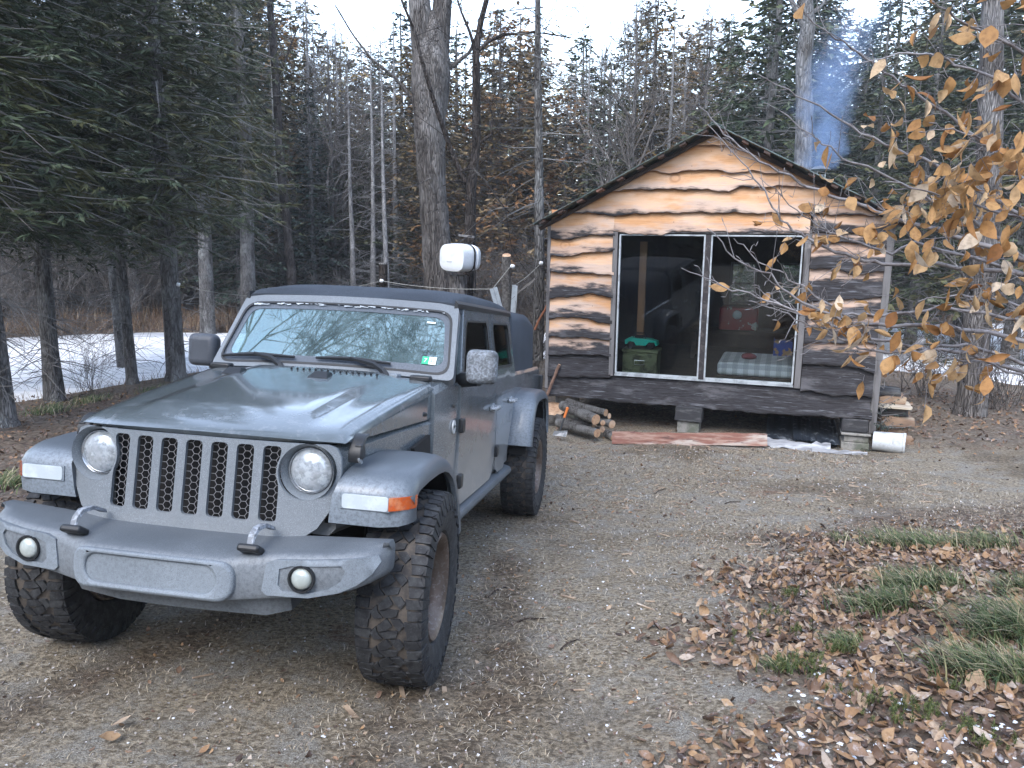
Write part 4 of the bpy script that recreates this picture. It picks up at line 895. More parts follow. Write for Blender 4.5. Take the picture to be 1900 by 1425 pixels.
# cowl + wipers
mb=MB();mb.loft([[(x,.722,1.318-.02*abs(x)),(x,.85,1.352-.02*abs(x)),(x,.85,1.33-.02*abs(x)),(x,.722,1.28)] for x in (-.62,-.3,0,.3,.62)]);cw=T('cowl',mb,PLASTL,smooth=40)
for piv,b0,b1,mid in ((-.36,(-.69,.066),(-.215,.066),(-.47,.072)),(.27,(-.08,.070),(.375,.066),(.135,.072))):
    P=lambda u,v,o:Vector(wmap(o)(u,v,0))
    mb=MB();mb.tube([(piv+.12,.765,1.350),(piv+.10,.765,1.378),P(piv+.03,.025,.055),P(mid[0],mid[1],.03)],[.022,.020,.016,.010],6);wi=T('wiper',mb,BLACKP)
    mb=MB();mb.tube([P(b0[0],b0[1],.012),P(mid[0]-.05,mid[1],.018),P(mid[0]+.05,mid[1],.018),P(b1[0],b1[1],.012)],[.008,.013,.013,.008],6);T('blade',mb,BLACKP,wi)
    mb=MB();mb.box((piv+.13,.79,1.352),(.13,.05,.03),Matrix.Rotation(-.3,3,'Z'));T('wiper_base',mb,PLASTL,wi,bevel=.008)
# --- soft top
def rring(y,w,zs,zt,n=13):
    r=[(-w,y,zs-.06),(-w,y,zs)]
    for i in range(n):
        q=PI*(1-i/(n-1));c=math.cos(q);s=math.sin(q)
        r.append((w*math.copysign(abs(c)**.45,c)*.995,y,zs+(zt-zs)*abs(s)**.55))
    return r+[(w,y,zs),(w,y,zs-.06)]
mb=MB();mb.loft([rring(1.160,.672,1.78,1.800),rring(1.22,.675,1.79,1.842),rring(1.5,.676,1.795,1.885),rring(1.9,.676,1.797,1.895),rring(2.4,.676,1.797,1.89),rring(2.75,.675,1.795,1.872),rring(2.97,.672,1.785,1.83),rring(2.99,.66,1.77,1.80)]);top=T('soft_top',mb,CANV,smooth=50)
for s_ in (-1,1):
    mb=MB();mb.loft([[(s_*.664,y,z-.03),(s_*.685,y,z-.025),(s_*.688,y,z),(s_*.67,y,z+.02)] for y,z in ((1.15,1.79),(1.4,1.79),(2.95,1.79))]);T('gutter',mb,BLACKP,top,smooth=30)
mb=MB();mb.box((0,2.985,1.52),(1.38,.02,.50));mb.box((-.66,2.965,1.53),(.05,.06,.48));mb.box((.66,2.965,1.53),(.05,.06,.48));T('rear_panel',mb,CANV,top,bevel=.01)
# bed cap of canvas
def bring(y,w,zt,bul=0):
    return [(-w-.01,y,1.29),(-w-bul,y,1.5),(-w+.005,y,zt-.10),(-w+.06,y,zt-.02),(-w+.2,y,zt),(0,y,zt+.012),(w-.2,y,zt),(w-.06,y,zt-.02),(w-.005,y,zt-.10),(w+bul,y,1.5),(w+.01,y,1.29)]
mb=MB();mb.loft([bring(3.05,.675,1.80),bring(3.07,.685,1.825),bring(3.5,.683,1.832,-.012),bring(4.0,.685,1.828,.008),bring(4.28,.683,1.80,-.005),bring(4.40,.67,1.70),bring(4.46,.66,1.55)]);T('bed_cap',mb,CANV,smooth=50)
# taillight on the hidden left/right rear corners
for s_ in (-1,1):
    mb=MB();mb.box((s_*.715,4.61,1.08),(.09,.09,.26));T('tail_lamp',mb,BLACKP,bevel=.01)
# --- interior
SEAT=simple('dark_seat_fabric',(.03,.032,.035),.85,bump=(80,.2));
for x in (-.37,.37):
    mb=MB();mb.box((x,1.75,1.10),(.46,.5,.16));mb.loft([[(x-.22,y,z),(x+.22,y,z),(x+.2,y+.12,z),(x-.2,y+.12,z)] for y,z in ((1.93,1.12),(2.0,1.45),(2.03,1.58))]);mb.box((x,2.08,1.66),(.25,.09,.16));T('seat',mb,SEAT,bevel=.02)
mb=MB();mb.loft([[(x,.90,1.32),(x,1.02,1.385),(x,1.15,1.37),(x,1.2,1.2),(x,.9,1.2)] for x in (-.70,.70)]);T('dashboard',mb,SEAT)
mb=MB();mb.tube([(.36+.175*math.cos(a),1.34+.05*math.sin(a),1.35+.165*math.sin(a)) for a in np.linspace(0,2*PI,25)],.014,8,cap=False);mb.tube([(.36,1.18,1.28),(.36,1.34,1.35)],.03,8);T('steering_wheel',mb,BLACKP)
mb=MB()
for s_ in (-1,1): mb.tube([(s_*.60,1.2,1.74),(s_*.61,2.1,1.76),(s_*.61,2.7,1.74),(s_*.6,2.9,1.3)],.035,8)
mb.tube([(-.61,2.1,1.76),(.61,2.1,1.76)],.035,8);T('roll_cage',mb,BLACKP)
mb=MB();mb.box((0,1.22,1.70),(.20,.02,.055));T('rear_view_mirror',mb,BLACKP,bevel=.01)
# --- wheels
TR,TWID=.4425,.32
TYM=NT('tyre_rubber')
def tyre():
    t=TYM;co=t.coord();n=t.noise(22,4,.65,co);f=t.noise(120,3,.7,co);g_=t.attr('groove')
    c=t.mix(t.rng(n,.4,.7),(.020,.021,.024),(.052,.055,.058));c=t.mix(t.math('MULTIPLY',t.rng(f,.55,.7),.5),c,(.10,.105,.115))
    c=t.mix(t.math('MULTIPLY',g_,t.rng(n,.3,.6,.2,.8)),c,(.11,.09,.072))
    return t.out(t.bsdf(c,.72,0,t.bump(f,.25,.004),.35))
TYREM=tyre()
def tyre_mesh():
    mb=MB();n=96
    prof=[(.245,-.115),(.26,-.135),(.30,-.15),(.36,-.157),(.395,-.152),(.418,-.14),(.430,-.115),(.431,-.06),(.432,0),(.431,.06),(.430,.115),(.418,.14),(.395,.152),(.36,.157),(.30,.15),(.26,.135),(.245,.115)]
    mb.lathe(prof,Matrix.Rotation(PI/2,4,'Y'),n);base_n=len(mb.V)
    def P(a,x,r): return (x,r*math.cos(a),r*math.sin(a))
    # tread blocks: polygons in (angle index, x) space
    def blk(poly,r1=.4425,shrink=.90):
        cx=sum(p[0] for p in poly)/len(poly);cz=sum(p[1] for p in poly)/len(poly)
        def rr(x,r): return r-.011*max(0,(abs(x)-.10)/.05)**2
        lo=[P(p[0],p[1],rr(p[1],.428)) for p in poly];hi=[P(cx+(p[0]-cx)*shrink,cz+(p[1]-cz)*shrink,rr(p[1],r1)) for p in poly];k=len(poly)
        mb.add(lo+hi,[tuple(range(k,2*k))]+[(i,(i+1)%k,k+(i+1)%k,k+i) for i in range(k)])
    N=30;st=2*PI/N
    for i in range(N):
        a=i*st
        j=rnd(-.06,.06)*st
        # centre zig-zag blocks
        blk([(a+.02*st,-.004),(a+.42*st,-.046),(a+.70*st,-.040),(a+.58*st,-.002),(a+.36*st,.022)],shrink=.955)
        blk([(a+.62*st,.004),(a+.74*st,-.040),(a+1.02*st,-.012),(a+.92*st,.040),(a+.62*st,.048)],shrink=.955)
        blk([(a+.05*st,.010),(a+.36*st,.030),(a+.58*st,.054),(a+.30*st,.076),(a+.02*st,.052)],shrink=.955)
        blk([(a+.45*st,-.052),(a+.74*st,-.046),(a+1.02*st,-.020),(a+1.10*st,-.060),(a+.78*st,-.080)],shrink=.955)
        for s_,ph in ((-1,.15),(1,.6)):
            b=a+ph*st+j
            blk([(b,s_*.084),(b+.44*st,s_*.088),(b+.42*st,s_*.134),(b+.02*st,s_*.152)],shrink=.965)
            blk([(b+.52*st,s_*.072),(b+.95*st,s_*.080),(b+.93*st,s_*.150),(b+.54*st,s_*.132)],shrink=.965)
            # shoulder lugs running down the sidewall
            for u0,u1,r0 in ((.03,.42,.375),(.55,.92,.352)):
                A=[P(b+u0*st,s_*.150,.431),P(b+u1*st,s_*.150,.431),P(b+(u1-.04)*st,s_*.163,r0),P(b+(u0+.04)*st,s_*.163,r0)]
                Bk=[P(b+u0*st,s_*.13,.43),P(b+u1*st,s_*.13,.43),P(b+u1*st,s_*.148,r0),P(b+u0*st,s_*.148,r0)]
                mb.add(A+Bk,[(0,1,2,3),(0,1,5,4),(1,2,6,5),(2,3,7,6),(3,0,4,7)])
    me=bpy.data.meshes.new('tyre');me.from_pydata(mb.V,[],mb.F);me.materials.append(TYREM)
    a=me.attributes.new('groove','FLOAT','POINT');gv=[1.0 if (i<base_n and math.hypot(v[1],v[2])>.425 and abs(v[0])<.14) else 0.0 for i,v in enumerate(mb.V)];a.data.foreach_set('value',gv)
    bm=bmesh.new();bm.from_mesh(me);bmesh.ops.recalc_face_normals(bm,faces=bm.faces);bm.to_mesh(me);bm.free()
    me.polygons.foreach_set('use_smooth',[True]*len(me.polygons));me.set_sharp_from_angle(angle=math.radians(30));return me
TYRE_ME=tyre_mesh()
BRZ=simple('dusty_bronze',(.12,.085,.065),.5,.55,layers=((5,.4,.7,(.20,.16,.135)),(60,.5,.7,(.24,.21,.19))))
RY=Matrix.Rotation(PI/2,4,'Y')
mb=MB();mb.lathe([(.243,-.125),(.232,-.13),(.215,-.10),(.205,-.02),(.20,.06),(.213,.112),(.228,.128),(.240,.134),(.246,.125)],RY,48);mb.lathe([(.246,.125),(.25,.118),(.243,-.125)],RY,48);RIM_ME=mb.mesh('rim',[BRZ],40)
mb=MB()
mb.lathe([(0,.02),(.055,.02),(.06,.0),(.075,-.005),(.075,-.03)],RY,24)
for k in range(8):
    a=2*PI*k/8;mb.loft([[( -.005+dxx,rr*math.cos(a+q),rr*math.sin(a+q)) for q,dxx in ((-w_,0),(w_,0),(w_,-.03),(-w_,-.03))] for rr,w_ in ((.06,.30),(.12,.16),(.205,.11))])
SPOKE_ME=mb.mesh('wheel',[simple('dark_spokes',(.035,.03,.028),.5,.5)],35)
for i,(x,y,lb) in enumerate(((.825,0,4),(-.835,0,4),(.7925,3.487,None),(-.7925,3.487,None))):
    wh=link('wheel',SPOKE_ME,truck);k=-1 if x<0 else 1
    wh.matrix_local=Matrix.Translation((x,y,TR))@Matrix.Rotation(math.radians(lb or 0),4,'Z')@Matrix.Diagonal((.94,1,1,1))@(Matrix.Rotation(PI,4,'Z') if k<0 else Matrix.Identity(4))@Matrix.Rotation(.35*i,4,'X')
    link('tyre',TYRE_ME,wh);link('rim',RIM_ME,wh)
mb=MB()
for y in (0,3.487): mb.tube([(-.66,y,TR),(.66,y,TR)],.045,10);mb.lathe([(0,-.12),(.09,-.1),(.13,0),(.09,.1),(0,.12)],Matrix.Translation((-.1,y,TR-.01)),16)
T('axle',mb,DARK)
mb=MB()
for s_ in (-1,1):
    for y in (.12,3.35): mb.tube([(s_*.52,y,TR-.02),(s_*.48,y+.03,1.0)],.035,8)
T('shock_absorber',mb,simple('dim_shock',(.05,.055,.06),.5))
# ---------------------------------------------------------------- trees
def bark(name,c1,c2,c3=None,sc=9,rv=.15,zs=.25):
    t=NT(name);n=t.noise(sc,6,.7,None,.3,(1,1,zs));b=t.noise(2.2,4,.6,None,0,(1,1,.6))
    c=t.mix(t.rng(n,.36,.64),c1,c2)
    if c3:c=t.mix(t.rng(b,.5,.68),c,c3)
    vo=t.voro(sc*3.2,None,'DISTANCE_TO_EDGE',(1,1,max(zs*.8,.12)));c=t.mix(t.rng(vo,.0,.16,.45,0),c,tuple(q*.4 for q in c1))
    li=t.noise(sc*2.3,4,.7,None,.2);c=t.mix(t.rng(li,.60,.72,0,.55),c,tuple(min(.5,q*1.7) for q in c2))
    h=t.n('HueSaturation');t.val(h.inputs['Color'],c);t.l(t.rng(t.rand(),0,1,1-rv,1+rv,False),h.inputs['Value'])
    return t.out(t.bsdf(h.outputs[0],.9,0,t.bump(t.math('ADD',n,t.rng(vo,0,.2)),.9,.03),.15))
BK_FIR=bark('fir_bark',(.075,.07,.067),(.20,.195,.19),(.27,.275,.27))
BK_GREY=bark('grey_bark',(.075,.068,.065),(.20,.185,.175),(.26,.25,.245),11,.1,.12)
BK_DARK=bark('dark_bark',(.022,.019,.018),(.065,.055,.05),(.10,.09,.085))
BK_PALE=bark('pale_bark',(.13,.13,.13),(.24,.24,.245),(.09,.085,.08),6)
BK_DEAD=bark('dead_grey_wood',(.20,.195,.195),(.40,.39,.385),(.46,.45,.45),14)
BRUSH=bark('brush_twigs',(.12,.105,.095),(.20,.178,.162),(.29,.272,.255),12,.25)
def foliage(name,a,b,c,wood=(.15,.145,.14),rv=.2):
    t=NT(name);k=t.attr('tint');n=t.noise(1.1,3,.6)
    col=t.mix(t.rng(k,.15,.75),a,b);col=t.mix(t.rng(k,.75,1.0),col,c);col=t.mix(t.rng(n,.42,.62,0,.5),col,a)
    col=t.mix(t.rng(t.noise(.8,3,.6,loc=(5,3,1)),.5,.64,0,.6),col,tuple(q*w_ for q,w_ in zip(b,(1.6,1.12,.75))))
    h=t.n('HueSaturation');t.val(h.inputs['Color'],col);t.l(t.rng(t.rand(),0,1,1-rv,1+rv,False),h.inputs['Value']);t.l(t.rng(t.math('FRACT',t.math('MULTIPLY',t.rand(),7.7)),0,1,.465,.515,False),h.inputs['Hue'])
    col=t.mix(t.rng(k,.05,.1),wood,h.outputs[0])
    return t.out(t.bsdf(col,.75,0,None,.2))
FO_FIR=foliage('fir_needles',(.028,.040,.024),(.062,.080,.045),(.13,.138,.105))
FO_SPR=foliage('spruce_needles',(.020,.035,.030),(.048,.070,.058),(.10,.12,.105))
FO_CED=foliage('cedar_sprays',(.075,.062,.028),(.16,.13,.06),(.21,.175,.11))
FO_LAR=foliage('sparse_needles',(.03,.045,.035),(.06,.08,.06),(.10,.11,.09))
def conifer(h,r0,z0,Lm,seed,nwh=40,tw=.30,dens=1.0,droop=.35,rise=.12,dead=14,shape=.85,wd=.055,sub=4,lean=0,bn=(4,7),fol=1.0):
    rg=np.random.default_rng(seed);T=NB();C=NB();C.A=[]
    zz=np.linspace(0,h,14);wob=np.cumsum(rg.normal(0,.012*h/14,(14,2)),axis=0)
    P=np.stack([wob[:,0]+lean*zz,wob[:,1],zz],1);rad=r0*(1-zz/h*.93)**.9;rad[0]*=1.25
    T.tube(P,rad,9)
    def ax(z): return np.array([np.interp(z,zz,P[:,0]),np.interp(z,zz,P[:,1]),z])
    Q=[];TA=[]
    tube_a=[]
    def tub(pts,r,n=3):
        n0=C.n;k=len(pts);A=C.A;C.A=None;C.A=[];C.tube(pts,r,n);C.A=A;C.A.append(np.zeros(k*n))
    for w_ in range(nwh):
        t_=w_/(nwh-1);z=z0+(h*.985-z0)*t_**1.0
        L0=Lm*(1-t_)**shape*(.55+.45*min(1,t_*6+.3))+.12
        a0=rg.uniform(0,6.28);nb=rg.integers(*bn)
        for b in range(nb):
            a=a0+b*6.283/nb+rg.normal(0,.25);L=L0*rg.uniform(.55,1.15)
            d=np.array([math.cos(a),math.sin(a),0]);s=np.linspace(0,1,5)
            dr=droop*rg.uniform(.6,1.4);ri=rise+.5*t_**2
            pts=ax(z+rg.normal(0,.16))+d*L*s[:,None]+np.array([0,0,1.])*(L*(ri*s-dr*s**1.7+.12*s**4))[:,None]
            tub(pts,np.linspace(.006+.006*L,.002,5))
            if rg.random()>fol: continue
            n=max(3,int(L/ (tw*.42)*dens))
            sk=rg.uniform(.12,1.0,n);sk[-1]=1.0
            base=np.stack([np.interp(sk,s,pts[:,i]) for i in range(3)],1)
            side=np.array([-d[1],d[0],0]);sg=np.where(np.arange(n)%2==0,1,-1)*1.0
            fw=rg.uniform(.35,.9,n)
            dirs=d*fw[:,None]+side*(sg*np.sqrt(1-fw**2*.8))[:,None]+np.array([0,0,1.])*rg.normal(-.12,.30,n)[:,None]
            dirs/=np.linalg.norm(dirs,axis=1)[:,None]
            ln=tw*(1.25-.75*sk)*rg.uniform(.7,1.5,n)*(.6+.4*min(1,L/1.0))
            for k in range(sub):
                q=(k+.5)/sub if sub>1 else .0
                st=base+dirs*(ln*q*.75)[:,None]
                per=np.cross(dirs,[0,0,1.]);per/=np.linalg.norm(per,axis=1)[:,None]+1e-9
                spr=(rg.uniform(-.75,.75,n) if k<sub-1 else rg.uniform(-.2,.2,n))
                dd=dirs+per*spr[:,None]+rg.normal(0,.14,(n,3));dd/=np.linalg.norm(dd,axis=1)[:,None]
                l2=ln*(.62 if sub>1 else 1)*rg.uniform(.7,1.2,n)
                up=rg.normal(0,.5,(n,3))+[0,0,1.];p2=np.cross(dd,up);p2/=np.linalg.norm(p2,axis=1)[:,None]+1e-9
                w2=(wd*rg.uniform(.6,1.3,n))[:,None]
                mid=st+dd*(l2*.4)[:,None]
                Q.append(np.stack([st,mid+p2*w2*.5,st+dd*l2[:,None]+np.array([0,0,-.02]),mid-p2*w2*.5],1))
                TA.append(np.clip(rg.normal(.5,.22,n)+.22*(sk-.5),.12,1))
    if Q:C.quads(np.concatenate(Q),np.concatenate(TA))
    for k in range(dead):                                    # dead lower limbs
        z=rg.uniform(.12*h*0+.5,max(z0,1.)+.15*h);a=rg.uniform(0,6.28);L=rg.uniform(.3,1.3)*min(1,Lm)
        d=np.array([math.cos(a),math.sin(a),rg.normal(-.1,.25)]);s=np.linspace(0,1,4)
        pts=ax(z)+d*L*s[:,None]+np.array([0,0,-1.])*(L*.25*s**2)[:,None]+rg.normal(0,.02,(4,3))*s[:,None]
        tub(pts,np.linspace(.012,.003,4))
        for q in range(4):
            u=rg.uniform(.3,1);b0=ax(z)+d*L*u;dd=d+rg.normal(0,.6,3);tub(np.stack([b0,b0+dd*L*.2,b0+dd*L*.35+[0,0,-.03]]),[.004,.003,.002])
    return T,C
def grow(NBt,p0,d,L,r,depth,rg,gnarl=.12,up=.05,n=5,spread=.75,kids=(3,6),minr=.003,side=5):
    pts=[np.array(p0,float)];d=np.array(d,float);d/=np.linalg.norm(d);seg=max(3,n)
    for i in range(seg):
        d=d+rg.normal(0,gnarl,3)+np.array([0,0,up]);d/=np.linalg.norm(d);pts.append(pts[-1]+d*L/seg)
    P=np.array(pts);NBt.tube(P,np.linspace(r,max(minr,r*.35),len(P)),side if r>.02 else (4 if r>.008 else 3))
    if depth<=0:return
    k=rg.integers(*kids)
    for i in range(k):
        u=rg.uniform(.25,1.0);f=u*(len(P)-1);i0=min(int(f),len(P)-2);b=P[i0]+(P[i0+1]-P[i0])*(f-i0);t=P[i0+1]-P[i0];t/=np.linalg.norm(t)
        o=rg.normal(0,1,3);o-=t*o.dot(t);o/=np.linalg.norm(o);dd=t*math.cos(spread)+o*math.sin(spread)
        grow(NBt,b,dd,L*rg.uniform(.4,.7)*(1.1-.4*u),max(minr,r*(1-.65*u)*.6),depth-1,rg,gnarl*1.15,up,max(3,n-1),spread*rg.uniform(.8,1.15),kids,minr,side)
def bare(h,r,seed,t0=.3,nb=18,spread=.7,Lb=.35,depth=2,up=.05,kids=(3,6),minr=.004):
    rg=np.random.default_rng(seed);T=NB();C=NB()
    zz=np.linspace(0,h,12);wob=np.cumsum(rg.normal(0,.02*h/12,(12,2)),axis=0);P=np.stack([wob[:,0],wob[:,1],zz],1);rad=r*(1-zz/h*.9);rad[0]*=1.3
    T.tube(P,rad,8)
    for i in range(nb):
        u=t0+(1-t0)*(i+rg.uniform(0,1))/nb;z=h*u*.98;a=rg.uniform(0,6.28)
        b=np.array([np.interp(z,zz,P[:,0]),np.interp(z,zz,P[:,1]),z]);d=np.array([math.cos(a)*math.sin(spread),math.sin(a)*math.sin(spread),math.cos(spread)])
        grow(C,b,d,h*Lb*(1.15-u)*rg.uniform(.6,1.2),max(minr*1.5,np.interp(z,zz,rad)*.5),depth,rg,.13,up,5,.7,kids,minr)
    return T,C
def deadsnag(h,r,seed,nb=70):
    rg=np.random.default_rng(seed);T=NB();C=NB();zz=np.linspace(0,h,10);wob=np.cumsum(rg.normal(0,.012*h/10,(10,2)),axis=0);P=np.stack([wob[:,0],wob[:,1],zz],1);T.tube(P,r*(1-zz/h*.88),7)
    for i in range(nb):
        u=rg.uniform(.08,.98);z=h*u;a=rg.uniform(0,6.28);L=rg.uniform(.3,1.5)*(1.1-u*.75);b=np.array([np.interp(z,zz,P[:,0]),np.interp(z,zz,P[:,1]),z])
        grow(C,b,[math.cos(a),math.sin(a),rg.normal(-.1,.25)],L,.014,1,rg,.12,-.04,4,.6,(3,7),.004,3)
    return T,C
def brush(seed,h=1.8,n=26):
    rg=np.random.default_rng(seed);C=NB()
    for i in range(n):
        a=rg.uniform(0,6.28);d=[math.cos(a)*.45,math.sin(a)*.45,1];grow(C,[rg.normal(0,.25),rg.normal(0,.25),-.05],d,h*rg.uniform(.6,1.1),.012,2,rg,.12,.03,5,.6,(3,6),.0045,3)
    return C
def tree(name,label,cat,group,tm,cm,loc,s=1,rz=0,parts=('trunk','crown'),tilt=0):
    e=empty(name,label,cat,loc,group);e.rotation_euler=(tilt,0,rz);e.scale=(s,s,s) if not hasattr(s,'__len__') else s
    if tm:link(parts[0],tm,e)
    if cm:link(parts[1],cm,e)
    return e
# prototypes
FIRS=[]
for i,(h,z0,Lm,dn) in enumerate(((11,2.9,2.5,1.1),(12,1.2,2.3,1.1),(9,.6,2.0,1.1),(13,3.4,2.1,1.0))):
    T_,C_=conifer(h,.15,z0,Lm,20+i,nwh=int(h*3.8),tw=.40,dens=dn*1.1,sub=4,wd=.085,droop=.42);FIRS.append((T_.mesh('trunk',BK_FIR),C_.mesh('crown',FO_FIR,False),h))
SPRS=[]
for i,(h,z0,Lm) in enumerate(((12,.8,1.8),(10,1.2,1.6))):
    T_,C_=conifer(h,.13,z0,Lm,40+i,nwh=int(h*4),tw=.32,dens=1.1,sub=4,wd=.085,droop=.5,rise=.2);SPRS.append((T_.mesh('trunk',BK_FIR),C_.mesh('crown',FO_SPR,False),h))
CEDS=[]
for i,(h,z0,Lm) in enumerate(((9,.5,1.6),(11,1.2,1.6))):
    T_,C_=conifer(h,.14,z0,Lm,50+i,nwh=int(h*4.2),tw=.40,dens=1.25,sub=4,wd=.085,droop=.2,rise=.35,shape=.42);CEDS.append((T_.mesh('trunk',BK_GREY),C_.mesh('crown',FO_CED,False),h))
SNAG=[]
for i,h in enumerate((10,9,12)):
    T_,C_=deadsnag(h,.11,60+i);SNAG.append((T_.mesh('trunk',BK_DEAD),C_.mesh('crown',BK_DEAD),h))
BARE=[]
for i,h in enumerate((11,9,12)):
    T_,C_=bare(h,.12,70+i,.18,30,.6,.38,2,.06,(5,8),.006);BARE.append((T_.mesh('trunk',BK_GREY),C_.mesh('crown',BRUSH),h))
NEARF=[]
for i,(h,z0,Lm) in enumerate(((11,2.9,2.5),(13,3.3,2.2))):
    T_,C_=conifer(h,.15,z0,Lm,120+i,nwh=int(h*4.6),tw=.40,dens=1.3,sub=6,wd=.036,droop=.45,dead=55);NEARF.append((T_.mesh('trunk',BK_FIR),C_.mesh('crown',FO_FIR,False),h))
BRU=[brush(80+i,2.2+.5*i,24).mesh('twigs',BRUSH) for i in range(3)]

# -- forest beyond the pond
SKY=[(-300,-200),(0,-120),(480,-60),(530,60),(560,100),(600,75),(650,140),(700,125),(760,110),(850,130),(950,115),(1030,105),(1100,115),(1170,85),(1210,60),(1270,110),(1330,90),(1390,50),(1440,-10),(1520,10),(1570,70),(1620,40),(1700,-20),(1900,-90),(2200,-200)]
def skyy(px): return np.interp(px,[a for a,b in SKY],[b for a,b in SKY])
LBL={'fir':('fir_tree','dark green fir standing in the forest beyond the frozen pond','fir tree','dark firs beyond the pond'),
'spr':('spruce_tree','narrow blue-green spruce standing in the forest beyond the pond','spruce tree','narrow spruces beyond the pond'),
'ced':('cedar_tree','olive-brown cedar standing in the forest beyond the pond','cedar tree','brown cedars beyond the pond'),
'sng':('dead_tree','dead grey conifer with bare thin limbs beyond the pond','dead tree','dead grey conifers beyond the pond'),
'bar':('bare_tree','leafless grey hardwood standing in the forest beyond the pond','bare tree','leafless hardwoods beyond the pond')}
PRO={'fir':FIRS,'spr':SPRS,'ced':CEDS,'sng':SNAG,'bar':BARE}
def fy(x): return float(np.interp(x,fx_,fy_))
rg=np.random.default_rng(3)
def place(kind,px,d,h=None):
    x=(px-950)/F_PX*d;z=gz(x,d)-.05;top=HC+(446-skyy(px)+rg.uniform(-10,70))/F_PX*d
    H=h or max(4.,min(top-z,16))
    p=PRO[kind][rg.integers(len(PRO[kind]))];s=H/p[2]
    w_=min(s*1.7,max(s*1.15,1.0))
    n,l,c,gq=LBL[kind];tree(n,l,c,gq,p[0],p[1],(x,d,z),(w_,w_,s),rg.uniform(0,6.28))
for d0,step in ((27.2,100),(31,92),(36,88),(43,80),(52,74),(66,70)):
    px=-150+rg.uniform(0,80)
    while px<2050:
        d=d0+rg.uniform(-1.6,1.8)
        if px<500: k=rg.choice(['fir','spr','ced','sng','bar'],p=[.55,.14,.12,.11,.08])
        elif px<1010:k=rg.choice(['fir','spr','ced','sng','bar'],p=[.13,.15,.30,.22,.20] if d0<40 else [.03,.03,.34,.2,.4])
        elif px<1370:k=rg.choice(['fir','spr','ced','sng','bar'],p=[.20,.10,.20,.22,.28] if d0<40 else [.06,.06,.28,.2,.4])
        else:k=rg.choice(['fir','spr','ced','sng','bar'],p=[.52,.22,.10,.08,.08])
        x=(px-950)/F_PX*d
        if d>fy(x)+.6: place(k,px,d)
        px+=step*rg.uniform(.6,1.4)
for px,d in ((690,27),(735,29),(640,30),(932,30),(1225,28),(1250,33),(600,28.5),(1075,29),(1110,31),(655,26.8)): place('sng',px,d,None)
# the wood closing the view far behind
ff=NB();ff.A=[]
for i in range(230):
    d=rg.uniform(80,120);px=rg.uniform(-350,2250);x=(px-950)/F_PX*d;z=gz(x,d);top=HC+(446-skyy(px)-rg.uniform(30,170))/F_PX*d;H=max(6,top-z);n=150;u=rg.uniform(0,1,n)**1.3
    rr=(1-u)*rg.uniform(.14,.2)*H*rg.uniform(.4,1,n);a=rg.uniform(0,6.28,n);c=np.stack([x+rr*np.cos(a),d+rr*np.sin(a),z+H*u],1)
    o_=np.stack([np.cos(a),np.sin(a),-rg.uniform(.1,.8,n)],1);l_=(.5+.9*(1-u))[:,None];p2=np.stack([-np.sin(a),np.cos(a),rg.normal(0,.3,n)],1)*.35
    ff.quads(np.stack([c,c+o_*l_*.5+p2,c+o_*l_,c+o_*l_*.5-p2],1),np.clip(rg.normal(.4,.2,n)+rg.normal(0,.12),.12,1))
o=link('far_forest',ff.mesh('far_forest',foliage('far_needles',(.045,.046,.042),(.085,.083,.074),(.13,.12,.11)),False));tag(o,'distant dark conifer forest',kind='stuff')  # needles greyed for bare twigs and for distance haze put into the colour
# unseen wood added round the clearing, behind the photographer too, to block low sky
sf=NB();sf.A=[]
for i in range(120):
    a_=rg.uniform(math.radians(-205),math.radians(25));rad=rg.uniform(15,24);x=rad*math.cos(a_)*1.15;y=2+rad*math.sin(a_)
    if y>6 and abs(x)<.75*y+5: continue
    z=gz(x,max(y,-7))-.2;H=rg.uniform(8,12.5);n=560;u=rg.uniform(.0,1,n)**1.5;rr=(1.04-u)**.7*rg.uniform(1.6,2.4)*rg.uniform(.3,1,n);a=rg.uniform(0,6.28,n);c=np.stack([x+rr*np.cos(a),y+rr*np.sin(a),z+H*u],1)
    o_=np.stack([np.cos(a),np.sin(a),-rg.uniform(.1,.8,n)],1);l_=(.4+.6*(1-u))[:,None];p2=np.stack([-np.sin(a),np.cos(a),rg.normal(0,.3,n)],1)*.2
    sf.quads(np.stack([c,c+o_*l_*.5+p2,c+o_*l_,c+o_*l_*.5-p2],1),np.clip(rg.normal(.4,.2,n),.12,1));sf.tube([[x,y,z],[x,y,z+H*.95]],[.14,.03],6)
o=link('sky_blocking_forest',sf.mesh('sky_blocking_forest',FO_FIR,False));tag(o,'unseen conifer wood added round the clearing to block low sky, mirrored in the cabin glass',kind='stuff')
for px,d in ((585,27.5),(640,29),(612,33),(700,30),(765,28.5),(845,31),(905,28),(960,30),(985,34),(740,35),(1040,29),(1120,28),(1190,30),(1235,33)): place(['spr','fir','ced'][int(px)%3],px,d,rg.uniform(5,9))
